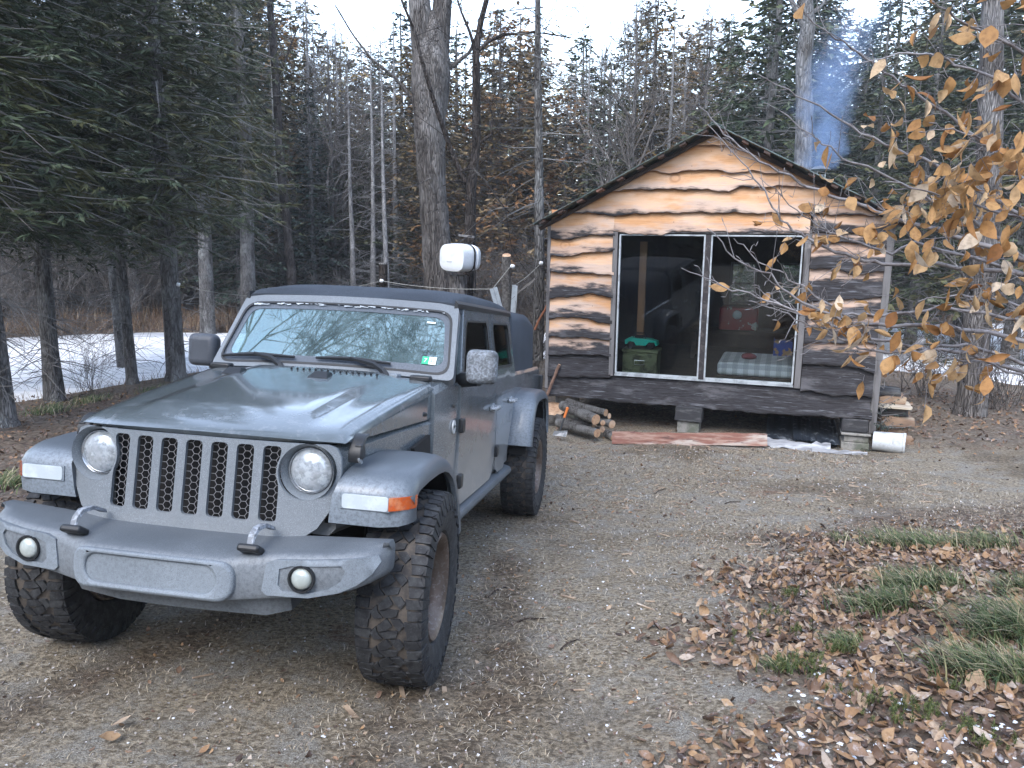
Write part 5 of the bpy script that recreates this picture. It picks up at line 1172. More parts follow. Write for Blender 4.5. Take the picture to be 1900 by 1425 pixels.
# named background trees
def ptree(name,label,cat,path,barkm,parts,crown=None,n=10,group=None):
    """path: (px, d, width px) from base to top"""
    P=[wp(p,d) for p,d,w_ in path];R=[w_/2/F_PX*d for p,d,w_ in path]
    b=P[0];e=empty(name,label,cat,tuple(b),group);T=NB()
    Q=np.array(P)-b
    s=np.linspace(0,1,len(Q));ss=np.linspace(0,1,4*len(Q));Q2=np.stack([np.interp(ss,s,Q[:,i]) for i in range(3)],1);R2=np.interp(ss,s,R)
    rgl=np.random.default_rng(len(label));R2=R2*(1+rgl.normal(0,.025,len(R2)))
    T.tube(Q2,R2,n)
    for br in parts:
        BP=np.array([wp(p,d)-b for p,d in br[0]]);k=len(BP);s=np.linspace(0,1,k);ss=np.linspace(0,1,3*k);B2=np.stack([np.interp(ss,s,BP[:,i]) for i in range(3)],1)
        w0,w1=br[1];T.tube(B2,np.linspace(w0,w1,3*k)/2/F_PX*br[0][0][1],7)
        if len(br)>2:
            for q in range(br[2]):
                i=rgl.integers(1,3*k-1);t=B2[i+0]-B2[i-1];t/=np.linalg.norm(t)+1e-9
                grow(T,B2[i],t*.7+rgl.normal(0,.55,3)+[0,0,.2],rgl.uniform(.4,1.3),.008,2,rgl,.14,.03,4,.6,(2,5),.0035,3)
    link('trunk',T.mesh('trunk',barkm),e)
    if crown: link('crown',crown,e)
    return e,b
D=15.0
e,b=ptree('forked_tree','thick grey trunk that forks near the top, between the truck and the cabin','tree',[((818,600),D,64),((815,520),D,58),((806,400),D,52),((800,320),D,50),((797,220),D,58),((799,150),D,70),((801,110),D,66),((802,60),D,40),((802,20),D,12)],BK_GREY,
 [([((797,170),D),((786,80),D),((778,0),D),((770,-150),D),((755,-420),D)],(50,26),8),([((806,170),D+.1),((815,80),D+.1),((822,0),D+.1),((832,-150),D),((850,-420),D)],(44,22),8),
  ([((826,130),D),((845,118),D),((872,97),D),((886,60),D)],(10,4),2),([((790,220),D),((740,150),D-.1),((690,110),D-.2),((655,65),D-.2),((622,10),D-.3)],(7,2),7),([((800,330),D-.3),((770,345),D-.5),((700,360),D-.6)],(3,1),3)],n=14)
D=13.6
ptree('slender_dark_tree','slender dark tree with crooked limbs right behind the white barrel','tree',[((866,600),D,24),((868,540),D,22),((872,440),D,21),((874,350),D,19),((884,270),D,16),((884,180),D,15),((883,95),D,13),((892,40),D,10),((908,-20),D,8),((925,-140),D,4)],BK_DARK,
 [([((868,345),D),((845,300),D),((825,245),D-.1),((806,190),D-.2),((782,110),D-.3),((770,60),D-.3),((745,0),D-.3),((725,-60),D-.3)],(11,3),7),([((884,98),D),((905,78),D),((935,64),D),((1000,60),D),((1060,70),D)],(8,2),8),([((883,98),D),((872,60),D),((855,20),D),((840,-30),D)],(7,2),6),
  ([((882,272),D),((900,258),D),((912,250),D),((914,215),D),((905,180),D)],(7,2),4),([((868,330),D),((856,318),D),((876,312),D-.4),((905,340),D-.6),((935,385),D-.7),((962,408),D-.7)],(6,1.5),6),([((866,340),D),((845,335),D-.4),((822,345),D-.6)],(4,1.5),3)],n=9)
T_,C_=conifer(9.5,.1,3.4,1.15,91,nwh=22,tw=.26,dens=.6,sub=3,wd=.022,droop=.15,rise=.0,dead=30,shape=.35,bn=(2,4),fol=.8)
D=13.2;TAM=C_.mesh('crown',FO_LAR,False)
e,b=ptree('tamarack_tree','straight thin tamarack trunk with sparse limbs at the left end of the cabin','tree',[((998,668),D,22),((1001,480),D,19),((1000,330),D,17),((998,150),D,13),((998,-60),D,9),((998,-300),D,5)],BK_FIR,[],TAM)
# trunks behind the cabin and on the right
D=19.
ptree('pale_tree','pale smooth trunk rising behind the cabin roof beside the smoke','tree',[((1492,460),D,32),((1490,310),D,30),((1493,200),D,28),((1490,120),D,27),((1499,50),D,25),((1490,-40),D,22),((1480,-250),D,14)],BK_PALE,[([((1497,60),D),((1480,25),D),((1463,-10),D),((1440,-90),D)],(13,5),5),([((1500,30),D),((1525,10),D),((1545,-30),D)],(8,3),3)])
g_=gpt((1800,770));D=float(g_[1])
ptree('mossy_tree','stout grey trunk to the right of the cabin behind the orange beech leaves','tree',[((1798,775),D,62),((1803,740),D,54),((1812,600),D,50),((1826,480),D,48),((1835,300),D,44),((1840,100),D,38),((1845,-200),D,26)],BK_GREY,[([((1815,560),D),((1780,500),D-.3),((1750,470),D-.3)],(8,2),4)])
# -- firs on the near bank
def near(name,label,px,wpx,proto,H,top=None,rz=None,sc=1.0):
    g0=gpt(px);p=NEARF[1 if proto==3 else 0];s=H/p[2];e=tree(name,label,'fir tree',None,None,p[1],tuple(g0-[0,0,.03]),(sc*s,sc*s,s),rnd(0,6.28) if rz is None else rz)
    D=float(g0[1]);T=NB();t_=wp(top,D)-g0;n=8;Q=np.array([t_*k/n*1.0 for k in range(n+1)])
    ext=np.array([0,0,H])*1.0
    Q=np.array([t_*k for k in (0,.05,.3,.6,1.0)]+[t_+(ext-t_)*k for k in (.3,.6,.95)]);r0=wpx/2/F_PX*D
    T.tube(Q,np.array([1.35,1.08,1,.95,.85,.62,.4,.08])*r0,10)
    o=link('trunk',T.mesh('trunk',BK_FIR),None,tuple(g0));o.parent=e;o.matrix_parent_inverse=Matrix.LocRotScale(e.location,e.rotation_euler,e.scale).inverted()
    return e
near('fir_tree','near fir with a bent trunk base at the far left edge of the picture',(8,790),44,0,10.5,(-20,560))
near('fir_tree','near fir whose leaning trunk stands second from the left on the pond bank',(103,745),28,0,11,(75,470))
near('fir_tree','near fir with the left trunk of the touching pair on the pond bank',(232,708),22,3,12,(208,470))
near('fir_tree','near fir with the right trunk of the touching pair on the pond bank',(246,712),20,0,11,(222,470))
near('fir_tree','near fir with the thickest trunk, carrying a white insulator, left of the truck',(328,706),33,0,12.5,(306,380))
near('fir_tree','tall fir standing at the water beyond the far pond shore, left of the truck mirror',(386,624),26,3,15,(378,380),sc=.75)
near('fir_tree','tall dark fir rising behind the left end of the truck windshield',(462,617),26,3,16,(455,250),sc=.65)
D=23.
ptree('leaning_fir','thin crooked leaning dark trunk with few limbs above the left of the truck roof','tree',[((552,600),D+2.7,20),((540,500),D+2.7,17),((520,300),D+2.7,15),((512,150),D+2.7,13),((500,0),D+2.7,11),((490,-150),D+2.7,6)],BK_DARK,[([((512,150),D+2.7),((530,110),D+2.7),((545,70),D+2.7),((555,45),D+2.7)],(5,1.5),4),([((516,250),D+2.7),((490,200),D+2.6),((470,190),D+2.6)],(4,1),3)])
for x,y,pr,H,lb in ((-7.2,9.6,0,11,'near fir whose low dark boughs fill the left edge, behind the leaning trunks'),(-7.95,13.3,3,12,'near dark fir filling the upper left behind the leaning second trunk'),(-10.2,14.4,0,12,'fir on the bank behind the leftmost trunks with boughs down to the ice')):
    p=NEARF[1 if pr==3 else 0];s=H/p[2];tree('fir_tree',lb,'fir tree',None,p[0],p[1],(x,y,gz(x,y)-.05) if y<15 else (x,y,max(gz(x,y),WL)-.05),(s*1.05,s*1.05,s),rnd(0,6.28))
# right-hand conifers
for px,d,pr,H,lb in ((1405,23.5,1,14,'broad dark green fir rising just behind the cabin roof ridge'),(1340,27,1,9,'lower fir behind the left slope of the cabin roof'),(1690,21.5,2,9,'dark bushy fir behind the right end of the cabin'),(1780,24,1,15,'tall fir on the right behind the beech leaves'),(1880,20,1,14,'fir at the right edge with boughs hanging into the picture'),(1600,27,1,11,'fir to the right of the smoke plume')):
    x=(px-950)/F_PX*d;p=FIRS[pr];s=H/p[2];tree('fir_tree',lb,'fir tree',None,p[0],p[1],(x,d,max(gz(x,d),WL)-.05),(s*1.15,s*1.15,s),rnd(0,6.28))
# brush along the far shore and behind the truck
for i in range(110):
    px=rg.uniform(-80,1990);x0=(px-950)/F_PX*27
    y=fy(x0)+rg.uniform(.5,14);x=(px-950)/F_PX*y
    s=rg.uniform(.7,1.5)*(1+.1*max(0,y-30))
    tree('bare_shrub','leafless brown shrub in the thicket beyond the frozen pond','shrub','leafless shrubs beyond the pond',None,BRU[i%3],(x,y,gz(x,y)-.03),s,rg.uniform(0,6.28),('trunk','twigs'))
for i,(px,d,s,lb) in enumerate(((1720,13.6,.6,'low leafless shrub right of the cabin before the pond'),(1860,12.4,.6,'leafless shrub right of the stout grey trunk'),(1895,13.0,.5,'leafless shrub at the right picture edge'),(1000,15.2,.75,'leafless shrub in the gap between the truck bed and the cabin wall'),(985,16.5,.8,'taller leafless shrub behind the sawhorse'),(150,13.4,.35,'leafless shrub between the left trunks at the ice'))):
    x=(px-950)/F_PX*d;tree('bare_shrub',lb,'shrub',None,None,BRU[i%3],(x,d,gz(x,d)-.03),s,rnd(0,6.28),('trunk','twigs'))
# hardwood behind the photographer, mirrored in the windshield
rgw=np.random.default_rng(17);Tm=NB();Cm=NB()
Tm.tube([[0,0,0],[.1,0,2],[.3,.1,4.2],[.5,.15,5.5]],[.22,.18,.15,.12],10)
for dx_,dy_,dz_,L in ((1,.25,.55,4.6),(1,.6,.8,4.2),(.9,-.2,.35,4.8),(1,.05,.8,4.6),(.8,.9,.6,4),(.6,-.6,.8,4.5),(.8,.3,1.1,5)):
    grow(Cm,[.4,.12,rgw.uniform(4.2,5.4)],[dx_,dy_,dz_],L,.036,4,rgw,.12,.0,7,.6,(6,9),.0035,4)
REFL=(Tm,Cm)
bx_,by_=-6.3,3.1
e=empty('bare_hardwood','leafless hardwood left of the truck whose limbs are mirrored in the windshield','tree',(bx_,by_,gz(bx_,by_)-.05))
link('trunk',REFL[0].mesh('trunk',BK_GREY),e);link('crown',REFL[1].mesh('crown',BK_DARK),e)
# ---------------------------------------------------------------- leaves
def leafmat(name,cols,tr=.25,frost=0):
    t=NT(name);k=t.attr('tint');n=t.noise(60,4,.6);cr=t.n('ValToRGB');t.l(k,cr.inputs[0]);E_=cr.color_ramp.elements
    E_[0].position=0;E_[0].color=(*cols[0],1);E_[1].position=1;E_[1].color=(*cols[-1],1)
    for i,c in enumerate(cols[1:-1]):
        q=E_.new((i+1)/(len(cols)-1));q.color=(*c,1)
    c=t.mix(t.rng(n,.4,.7,0,.45),cr.outputs[0],(.10,.05,.025))
    if frost:c=t.mix(t.math('MULTIPLY',t.rng(t.noise(25,4,.7),.52,.7),frost),c,(.55,.56,.6))
    p=t.bsdf(c,.6,0,t.bump(n,.3,.004),.25);d=t.n('BsdfTranslucent');t.l(c,d.inputs[0]);m=t.n('MixShader');m.inputs[0].default_value=tr;t.l(p,m.inputs[1]);t.l(d.outputs[0],m.inputs[2]);return t.out(m.outputs[0])
def leaves(P,L,Wd,N,fwd,curl,fold,tint,nb,rg):
    """P base points (n,3); N normals; fwd directions -> curled ovate leaves with pointed tips"""
    n=len(P)
    if not n:return
    u=np.array([0,.10,.24,.40,.56,.72,.87,1.0]);wd=np.array([.0,.20,.41,.50,.47,.34,.16,0])
    f=fwd/np.linalg.norm(fwd,axis=1)[:,None];s=np.cross(N,f);s/=np.linalg.norm(s,axis=1)[:,None]+1e-9;nn=np.cross(f,s)
    V=np.zeros((n,len(u),3,3))
    asy=rg.normal(0,.06,(n,2));ph=rg.uniform(0,6.28,n);tw=rg.normal(0,.5,n)
    for i,(a,w) in enumerate(zip(u,wd)):
        ang=curl*a;X=np.where(np.abs(curl)>1e-3,np.sin(ang)/np.where(np.abs(curl)>1e-3,curl,1),a)*L;Zc=np.where(np.abs(curl)>1e-3,(1-np.cos(ang))/np.where(np.abs(curl)>1e-3,curl,1),0)*L
        c=P+f*X[:,None]+nn*Zc[:,None]
        fi=fold+tw*(a-.5)*.8
        for j,sg in ((0,-1),(1,0),(2,1)):
            ww=w*Wd*(1+asy[:,0 if sg<0 else 1]+.06*np.sin(ph+i*2.4+sg))
            fa=fold+sg*tw*(a-.3)*.7
            V[:,i,j]=c+s*(sg*ww*np.cos(fa))[:,None]+nn*(abs(sg)*ww*np.sin(fa))[:,None]
    k=len(u);base=(np.arange(n)*k*3)[:,None]
    F=np.array([[i*3+j,i*3+j+1,(i+1)*3+j+1,(i+1)*3+j] for i in range(k-1) for j in (0,1)])
    nb.grid(V.reshape(-1,3),(base[:,None]+F[None]).reshape(-1,4),np.repeat(tint,k*3))
LITM=leafmat('fallen_leaves',[(.05,.036,.031),(.10,.066,.05),(.165,.112,.085),(.23,.15,.10),(.31,.185,.095),(.36,.245,.145),(.43,.36,.30)],.08,.42)
BEECHM=leafmat('beech_leaves',[(.26,.12,.045),(.39,.20,.075),(.47,.28,.12),(.55,.38,.21),(.66,.55,.42)],.3)
def unit(n,rg,tilt):
    v=rg.normal(0,tilt,(n,3));v[:,2]=1;return v/np.linalg.norm(v,axis=1)[:,None]
rg=np.random.default_rng(21);lit=NB();lit.A=[]
def scatter(x,y,size,tilt,lift,tlo,thi,nb=lit):
    n=len(x);z=ground(x,y)+lump(x,y)+rg.uniform(.002,1,n)**2*lift
    a=rg.uniform(0,6.28,n);N=unit(n,rg,tilt);f=np.stack([np.cos(a),np.sin(a),np.zeros(n)],1);f-=N*(f*N).sum(1)[:,None]
    L=size*rg.uniform(.6,1.25,n);leaves(np.stack([x,y,z],1)-f*(L*.5)[:,None],L,L*rg.uniform(.42,.62,n),N,f,rg.normal(.2,1.0,n),rg.normal(.25,.4,n),np.clip(rg.uniform(tlo,thi,n),0,1),nb,rg)
def zone(n,x0,x1,y0,y1,fn,pw=1):
    x=rg.uniform(x0,x1,n);y=y0+(y1-y0)*rg.uniform(0,1,n)**pw;k=rg.uniform(0,1,n)<fn(x,y);return x[k],y[k]
near_r=lambda x,y:leafz(x,y)*(1-sstep(4.9,6.2,y))
x,y=zone(17000,.5,5.4,1.15,6.2,near_r);scatter(x,y,.070,.32,.02,0,.95)
x,y=zone(14000,.3,5.4,1.1,6.3,lambda x,y:leafz(x,y)*(y<6.3));scatter(x,y,.034,.3,.008,0,.7)
x,y=zone(2200,.5,5.0,1.15,5.4,near_r);scatter(x,y,.085,.55,.045,.3,1)
x,y=zone(2600,-2.6,3.2,1.1,7.5,lambda x,y:(.55*sstep(.52,.75,.5+.5*np.sin(x*1.7+y*1.3)*np.sin(y*.9-x*.6))+.10)*(1-near_r(x,y)));scatter(x,y,.042,.3,.012,0,.7)
x,y=zone(15000,-3,4,1.1,9.5,lambda x,y:(.12+.5*sstep(.45,.8,.5+.25*np.sin(x*3.1+y*1.7)+.25*np.sin(y*2.9-x*1.3)))*(1-near_r(x,y)));scatter(x,y,.026,.25,.006,.0,1.05)
x,y=zone(2600,-1,7.5,6.5,12.5,lambda x,y:.35+.4*sstep(9,11,y));scatter(x,y,.05,.3,.015,0,.7)
x,y=zone(5200,-10,-2.9,4.6,14.5,lambda x,y:leafz(x,y));scatter(x,y,.07,.45,.04,.05,.7)
x,y=zone(3600,4.8,11,7.6,14.8,lambda x,y:leafz(x,y));scatter(x,y,.075,.45,.04,.05,.75)
o=link('leaf_litter',lit.mesh('leaf_litter',LITM));tag(o,'brown fallen leaves covering the ground',kind='stuff')
# single eye-catching leaves
for i,(px,L,tn,lb) in enumerate((((228,1356),.085,.92,'pale curled fallen leaf alone on the bare ground at the lower left'),((203,1386),.085,.80,'tan fallen leaf just below the pale curled one at the lower left'),((332,1250),.05,.45,'small rust-brown leaf on the dark ground under the truck bumper'),((1187,1104),.05,.97,'whitish leaf lying alone in the middle of the driveway'),((1130,1137),.05,.9,'pale leaf on the driveway beside the front tyre'),
  ((1718,1285),.13,.62,'large orange-brown leaf standing on edge at the lower right'),((1805,1283),.15,.85,'large pale ribbed leaf at the lower right edge of the litter'),((1640,1060),.10,.55,'orange leaf in front of the green grass tufts on the right'),((1590,1180),.11,.66,'long orange leaf in the middle of the leaf litter'),((1362,1395),.07,.7,'orange leaf lying at the left border of the litter at the bottom'),((1560,1418),.10,.66,'tan leaf at the bottom edge of the picture right of centre'),((1740,1058),.10,.6,'brown leaf below the tufts at the right'))):
    g0=gpt(px);nb=NB();nb.A=[];r2=np.random.default_rng(100+i);N=unit(1,r2,.35);a=r2.uniform(0,6.28);f=np.array([[math.cos(a),math.sin(a),.05]]);leaves(np.array([[0,0,.018]])-f*L*.5,np.array([L]),np.array([L*.55]),N,f,np.array([.7]),np.array([.3]),np.array([tn]),nb,r2)
    o=link('fallen_leaf',nb.mesh('fallen_leaf',LITM),None,tuple(g0+[0,0,lump(g0[0],g0[1])]));tag(o,lb,'leaf','single leaves on the ground')
# ---------------------------------------------------------------- beech sapling on the right
def bpath(L,d0,d1,r0,r1):                    # px tip..base
    n=len(L);ds=np.linspace(d0,d1,n);return np.array([wp(p,d) for p,d in zip(L,ds)]),np.linspace(r0,r1,n)
TX,TY=2.75,2.75
BR=[([(1300,195),(1345,252),(1420,308),(1500,345),(1560,368),(1640,397),(1750,432),(1840,458),(1930,490)],2.9,2.6,.0022,.012,.55),
([(1457,-5),(1540,65),(1603,107),(1680,160),(1749,202),(1830,270),(1930,365)],2.5,2.6,.002,.009,.75),
([(1385,128),(1470,172),(1560,225),(1650,272),(1760,318),(1930,420)],2.7,2.6,.0016,.009,.6),
([(1418,185),(1520,262),(1580,300),(1700,355),(1800,415),(1940,500)],2.6,2.7,.0016,.009,.55),
([(1312,228),(1368,290),(1418,350),(1450,408),(1500,440),(1560,472),(1640,490),(1750,488),(1930,510)],3.0,2.7,.0018,.010,.5),
([(1265,497),(1330,526),(1400,550),(1470,576),(1510,592),(1600,622),(1700,645),(1800,655),(1940,700)],2.7,2.6,.0018,.009,.55),
([(1312,425),(1370,482),(1440,520),(1490,562),(1570,597),(1650,604),(1760,604),(1940,640)],2.55,2.5,.0018,.010,.5),
([(1362,440),(1400,480),(1450,508),(1500,540),(1560,580),(1625,588),(1750,570),(1940,600)],2.75,2.7,.0016,.008,.5),
([(1410,330),(1470,385),(1525,425),(1560,440),(1650,470),(1700,450),(1940,520)],2.8,2.8,.0014,.008,.55),
([(1395,560),(1440,575),(1500,600),(1580,640),(1640,655),(1700,650),(1800,640),(1940,690)],2.45,2.5,.0014,.008,.4),
([(1690,-20),(1750,20),(1820,60),(1930,110)],2.3,2.4,.002,.007,.3),([(1600,120),(1680,95),(1760,110),(1850,150),(1940,230)],2.35,2.4,.0018,.007,.5),([(1720,230),(1790,245),(1870,280),(1940,340)],2.1,2.2,.002,.006,.2),([(1650,330),(1740,370),(1830,380),(1940,420)],2.2,2.3,.002,.006,.2),([(1700,560),(1780,545),(1860,560),(1940,580)],2.2,2.3,.002,.006,.2),([(1690,690),(1750,668),(1830,670),(1940,720)],2.4,2.4,.0018,.006,.2)]
W_=NB();LF=NB();LF.A=[];rg=np.random.default_rng(8)
LB=[];LD=[]
trunkp=lambda z:np.array([TX+.03*math.sin(z*2),TY+.03*math.cos(z*3),z])
zg=gz(TX,TY)
W_.tube([trunkp(z) for z in np.linspace(zg-.05,3.6,9)],np.linspace(.032,.012,9),8)
for L,d0,d1,r0,r1,start in BR:
    P,Rr=bpath(L,d0,d1,r0,r1);zt=max(.35,P[-1][2]-.25*np.linalg.norm(P[-1][:2]-[TX,TY]))
    P=np.concatenate([P,[trunkp(zt)]]);Rr=np.append(Rr,r1*1.2)
    s=np.linspace(0,1,len(P));ss=np.linspace(0,1,4*len(P));P2=np.stack([np.interp(ss,s,P[:,i]) for i in range(3)],1)+rg.normal(0,.004,(4*len(P),3));R2=np.interp(ss,s,Rr)
    W_.tube(P2[::-1],R2[::-1]*.78,6)
    m=len(P2)
    for q in range(int(m*.6)):                         # twigs
        i=int(rg.integers(2,m-2));u=i/m
        t=P2[i-1]-P2[i+1];t/=np.linalg.norm(t)+1e-9;dd=t*.75+rg.normal(0,.45,3);dd/=np.linalg.norm(dd);ln=rg.uniform(.05,.22)*(.5+u)
        tp=np.array([P2[i]+dd*ln*k+np.array([0,0,.02*k*k*rg.normal()]) for k in (0,.35,.7,1)]);W_.tube(tp,[.0017,.0013,.001,.0008],4)
        W_.tube([tp[-1],tp[-1]+dd*.008,tp[-1]+dd*.018],[.001,.0021,.0004],4)
        if (u>start*.7 and rg.random()<.8) or rg.random()<.04:
            for b in range(rg.integers(1,4)):
                LB.append(tp[rg.integers(1,4)]);LD.append(dd+rg.normal(0,.5,3))
for c,d,n in (((1700,185),2.2,9),((1760,170),2.2,8),((1860,190),2.1,12),((1640,245),2.4,6),((1655,330),2.4,7),((1780,300),2.2,9),((1860,260),2.1,9),((1885,340),2.1,10),((1570,345),2.6,5),((1620,400),2.4,8),((1700,405),2.3,11),((1760,425),2.2,10),((1690,455),2.3,7),((1850,400),2.1,11),((1740,350),2.3,8),((1560,585),2.4,7),((1620,612),2.35,9),((1700,628),2.3,8),((1660,650),2.3,6),((1880,480),2.1,8),((1770,525),2.2,5),((1850,560),2.1,7),((1800,25),2.1,4),((1890,120),2.0,6),((1870,60),2.0,5),((1560,610),2.4,4),((1880,620),2.1,6),((1800,350),2.1,9),((1820,450),2.1,8),((1900,250),2.,8),((1790,640),2.3,5)):
    cc=wp(c,d)
    for k in range(n):
        LB.append(cc+rg.normal(0,.065,3));LD.append(rg.normal(0,.6,3)+np.array([-.3,0,0]))
        if c[0]>1680 and rg.random()<.15: LB.append(cc+rg.normal(0,.08,3));LD.append(rg.normal(0,.6,3)+np.array([-.3,0,0]))
LB=np.array(LB);LD=np.array(LD);n=len(LB)
fw=LD*.55+np.array([0,0,-1.0])*rg.uniform(.15,1.1,n)[:,None]
near_tip=np.array([cw for cw in LB])
leaves(LB,rg.uniform(.036,.080,n),rg.uniform(.021,.044,n),rg.normal(0,1,(n,3))+[0,-.5,.3],fw,rg.normal(.4,1.2,n),rg.normal(.45,.45,n),np.clip(rg.normal(.5,.24,n),0,1),LF,rg)
# short stalks so every leaf hangs on wood
for p,f in zip(LB,fw): W_.tube([p,p-f/np.linalg.norm(f)*.012+rg.normal(0,.006,3),p-f/np.linalg.norm(f)*.03+rg.normal(0,.012,3)],[.0008,.0008,.001],3)
e=empty('beech_sapling','young beech at the right edge holding orange-tan dead leaves before the cabin','sapling',(0,0,0))
link('trunk',W_.mesh('trunk',simple('beech_bark',(.20,.19,.195),.6,layers=((30,.45,.65,(.10,.085,.085)),(5,.5,.7,(.30,.29,.3))))),e);link('leaves',LF.mesh('leaves',BEECHM),e)
# ---------------------------------------------------------------- grass and small plants
def blades(P,h,wd,dirs,bend,tint,nb):
    n=len(P);d=dirs/np.linalg.norm(dirs,axis=1)[:,None];s=np.stack([-d[:,1],d[:,0],np.zeros(n)],1);k=4
    V=np.zeros((n,k+1,2,3))
    for i in range(k+1):
        u=i/k;c=P+d*(h*bend*u**1.6)[:,None]+np.array([0,0,1.])*(h*(u-.55*bend*u**2.2))[:,None];w=wd*(1-u)**.7+.0003
        V[:,i,0]=c-s*w[:,None];V[:,i,1]=c+s*w[:,None]
    F=np.array([[2*i,2*i+1,2*i+3,2*i+2] for i in range(k)]);b=(np.arange(n)*2*(k+1))[:,None,None]
    nb.grid(V.reshape(-1,3),(b+F[None]).reshape(-1,4),np.repeat(tint,2*(k+1)))
def rampmat(name,cols,rough=.7):
    t=NT(name);k=t.attr('tint');cr=t.n('ValToRGB');t.l(k,cr.inputs[0]);E_=cr.color_ramp.elements;E_[0].color=(*cols[0],1);E_[1].color=(*cols[-1],1)
    for i,c in enumerate(cols[1:-1]):
        q=E_.new((i+1)/(len(cols)-1));q.color=(*c,1)
    return t.out(t.bsdf(cr.outputs[0],rough,0,None,.25))
rg=np.random.default_rng(33)
gr=NB();gr.A=[]
for px,rx,ry,n,ln in (((1690,1012),.42,.16,620,.15),((1830,1015),.35,.16,420,.14),((1690,1095),.22,.12,420,.16),((1640,1128),.26,.12,380,.14),((1760,1090),.15,.1,160,.13),((1880,1185),.22,.16,620,.22),((1800,1248),.2,.12,240,.16),((1880,1262),.2,.12,260,.16),((1890,1100),.15,.1,160,.13),((1570,1195),.12,.06,140,.09),((1450,1240),.10,.05,110,.07),((1560,1005),.08,.05,60,.09),((40,900),.3,.3,240,.18),((90,765),.35,.4,260,.16),((170,745),.3,.4,200,.15),((290,725),.3,.4,200,.15)):
    g0=gpt(px);x=g0[0]+rg.normal(0,rx*.42,n);y=g0[1]+rg.normal(0,ry*.5,n);P=np.stack([x,y,ground(x,y)+lump(x,y)],1)
    a=rg.normal(2.6 if px[0]>1000 else 1,.8,n);blades(P,ln*rg.uniform(.5,1.35,n),rg.uniform(.0018,.0042,n)*(1 if px[0]>1000 else 2),np.stack([np.cos(a),np.sin(a),0*a],1),rg.uniform(.5,1.15,n),np.clip(rg.normal(.42,.32,n),0,1),gr)
o=link('green_grass',gr.mesh('green_grass',rampmat('grass_green',[(.022,.042,.014),(.05,.08,.028),(.11,.14,.055),(.24,.22,.12),(.40,.34,.23)])));tag(o,'tufts of green grass',kind='stuff')
dg_=NB();dg_.A=[]
n=85000;x=rg.uniform(-3.2,4.8,n);y=1.0+8.8*rg.uniform(0,1,n)**1.55
k=(rg.uniform(0,1,n)<(.25+.75*sstep(.35,.65,.5+.28*np.sin(x*2.1+y*.7)+.28*np.sin(y*1.9-x*1.1)))*(1-.55*near_r(x,y)));x=x[k];y=y[k];n=len(x)
a=rg.uniform(0,6.28,n);P=np.stack([x,y,ground(x,y)+lump(x,y)-.002],1);sc_=(.6+.12*y)
blades(P,rg.uniform(.014,.036,n)*sc_,rg.uniform(.0007,.0016,n)*sc_,np.stack([np.cos(a),np.sin(a),0*a],1),rg.uniform(1.0,1.6,n),np.clip(rg.normal(.45,.25,n),0,1),dg_)
o=link('dry_grass',dg_.mesh('dry_grass',rampmat('grass_dry',[(.08,.06,.04),(.22,.175,.12),(.36,.30,.21),(.46,.405,.32),(.55,.53,.49)])));tag(o,'short flattened straw-coloured dry grass',kind='stuff')
st=NB();st.A=[];n=26000;x=rg.uniform(-3.2,4.2,n);y=1.0+8.5*rg.uniform(0,1,n)**1.5;a=rg.uniform(0,6.28,n);r_=rg.uniform(.0025,.0085,n)*(.7+.12*y);c=np.stack([x,y,ground(x,y)+lump(x,y)+r_*.25],1)
u_=np.stack([np.cos(a),np.sin(a),rg.normal(0,.35,n)],1)*r_[:,None];v_=np.stack([-np.sin(a),np.cos(a),rg.normal(0,.35,n)],1)*(r_*rg.uniform(.5,.9,n))[:,None]
st.quads(np.stack([c+u_,c+v_+[0,0,.002],c-u_*rg.uniform(.7,1,n)[:,None],c-v_],1),np.clip(rg.normal(.45,.28,n),0,1))
o=link('gravel',st.mesh('gravel',rampmat('gravel_chips',[(.06,.05,.042),(.16,.135,.115),(.27,.24,.215),(.36,.34,.33),(.52,.52,.53)]),False));tag(o,'fine gravel and bark crumbs on the driveway',kind='stuff')
# far bank grass
fg=NB();fg.A=[];n=9000;x=rg.uniform(-20,20,n);y=np.interp(x,fx_,fy_)+rg.uniform(.15,1,n)**1.5*3.2
k=(ground(x,y)>WL+.05);x=x[k];y=y[k];n=len(x);a=rg.uniform(0,6.28,n);blades(np.stack([x,y,ground(x,y)-.03],1),rg.uniform(.25,.65,n),rg.uniform(.006,.014,n),np.stack([np.cos(a),np.sin(a),0*a],1),rg.uniform(.2,.9,n),np.clip(rg.normal(.5,.25,n),0,1),fg)
n=1400;x=np.concatenate([rg.uniform(-11,-4.5,n//2),rg.uniform(6.5,13,n//2)]);y=np.interp(x,sx_,sy_)-rg.uniform(.0,1,n)**1.5*2.2
k=(ground(x,y)>WL+.02);x=x[k];y=y[k];n=len(x);a=rg.uniform(0,6.28,n);blades(np.stack([x,y,ground(x,y)-.02],1),rg.uniform(.12,.4,n),rg.uniform(.003,.007,n),np.stack([np.cos(a),np.sin(a),0*a],1),rg.uniform(.3,1.,n),np.clip(rg.normal(.55,.25,n),0,1),fg)
o=link('marsh_grass',fg.mesh('marsh_grass',rampmat('grass_rust',[(.06,.035,.022),(.13,.075,.045),(.20,.12,.075),(.27,.19,.12),(.36,.29,.2)])));tag(o,'rusty dry marsh grass along the pond shore',kind='stuff')
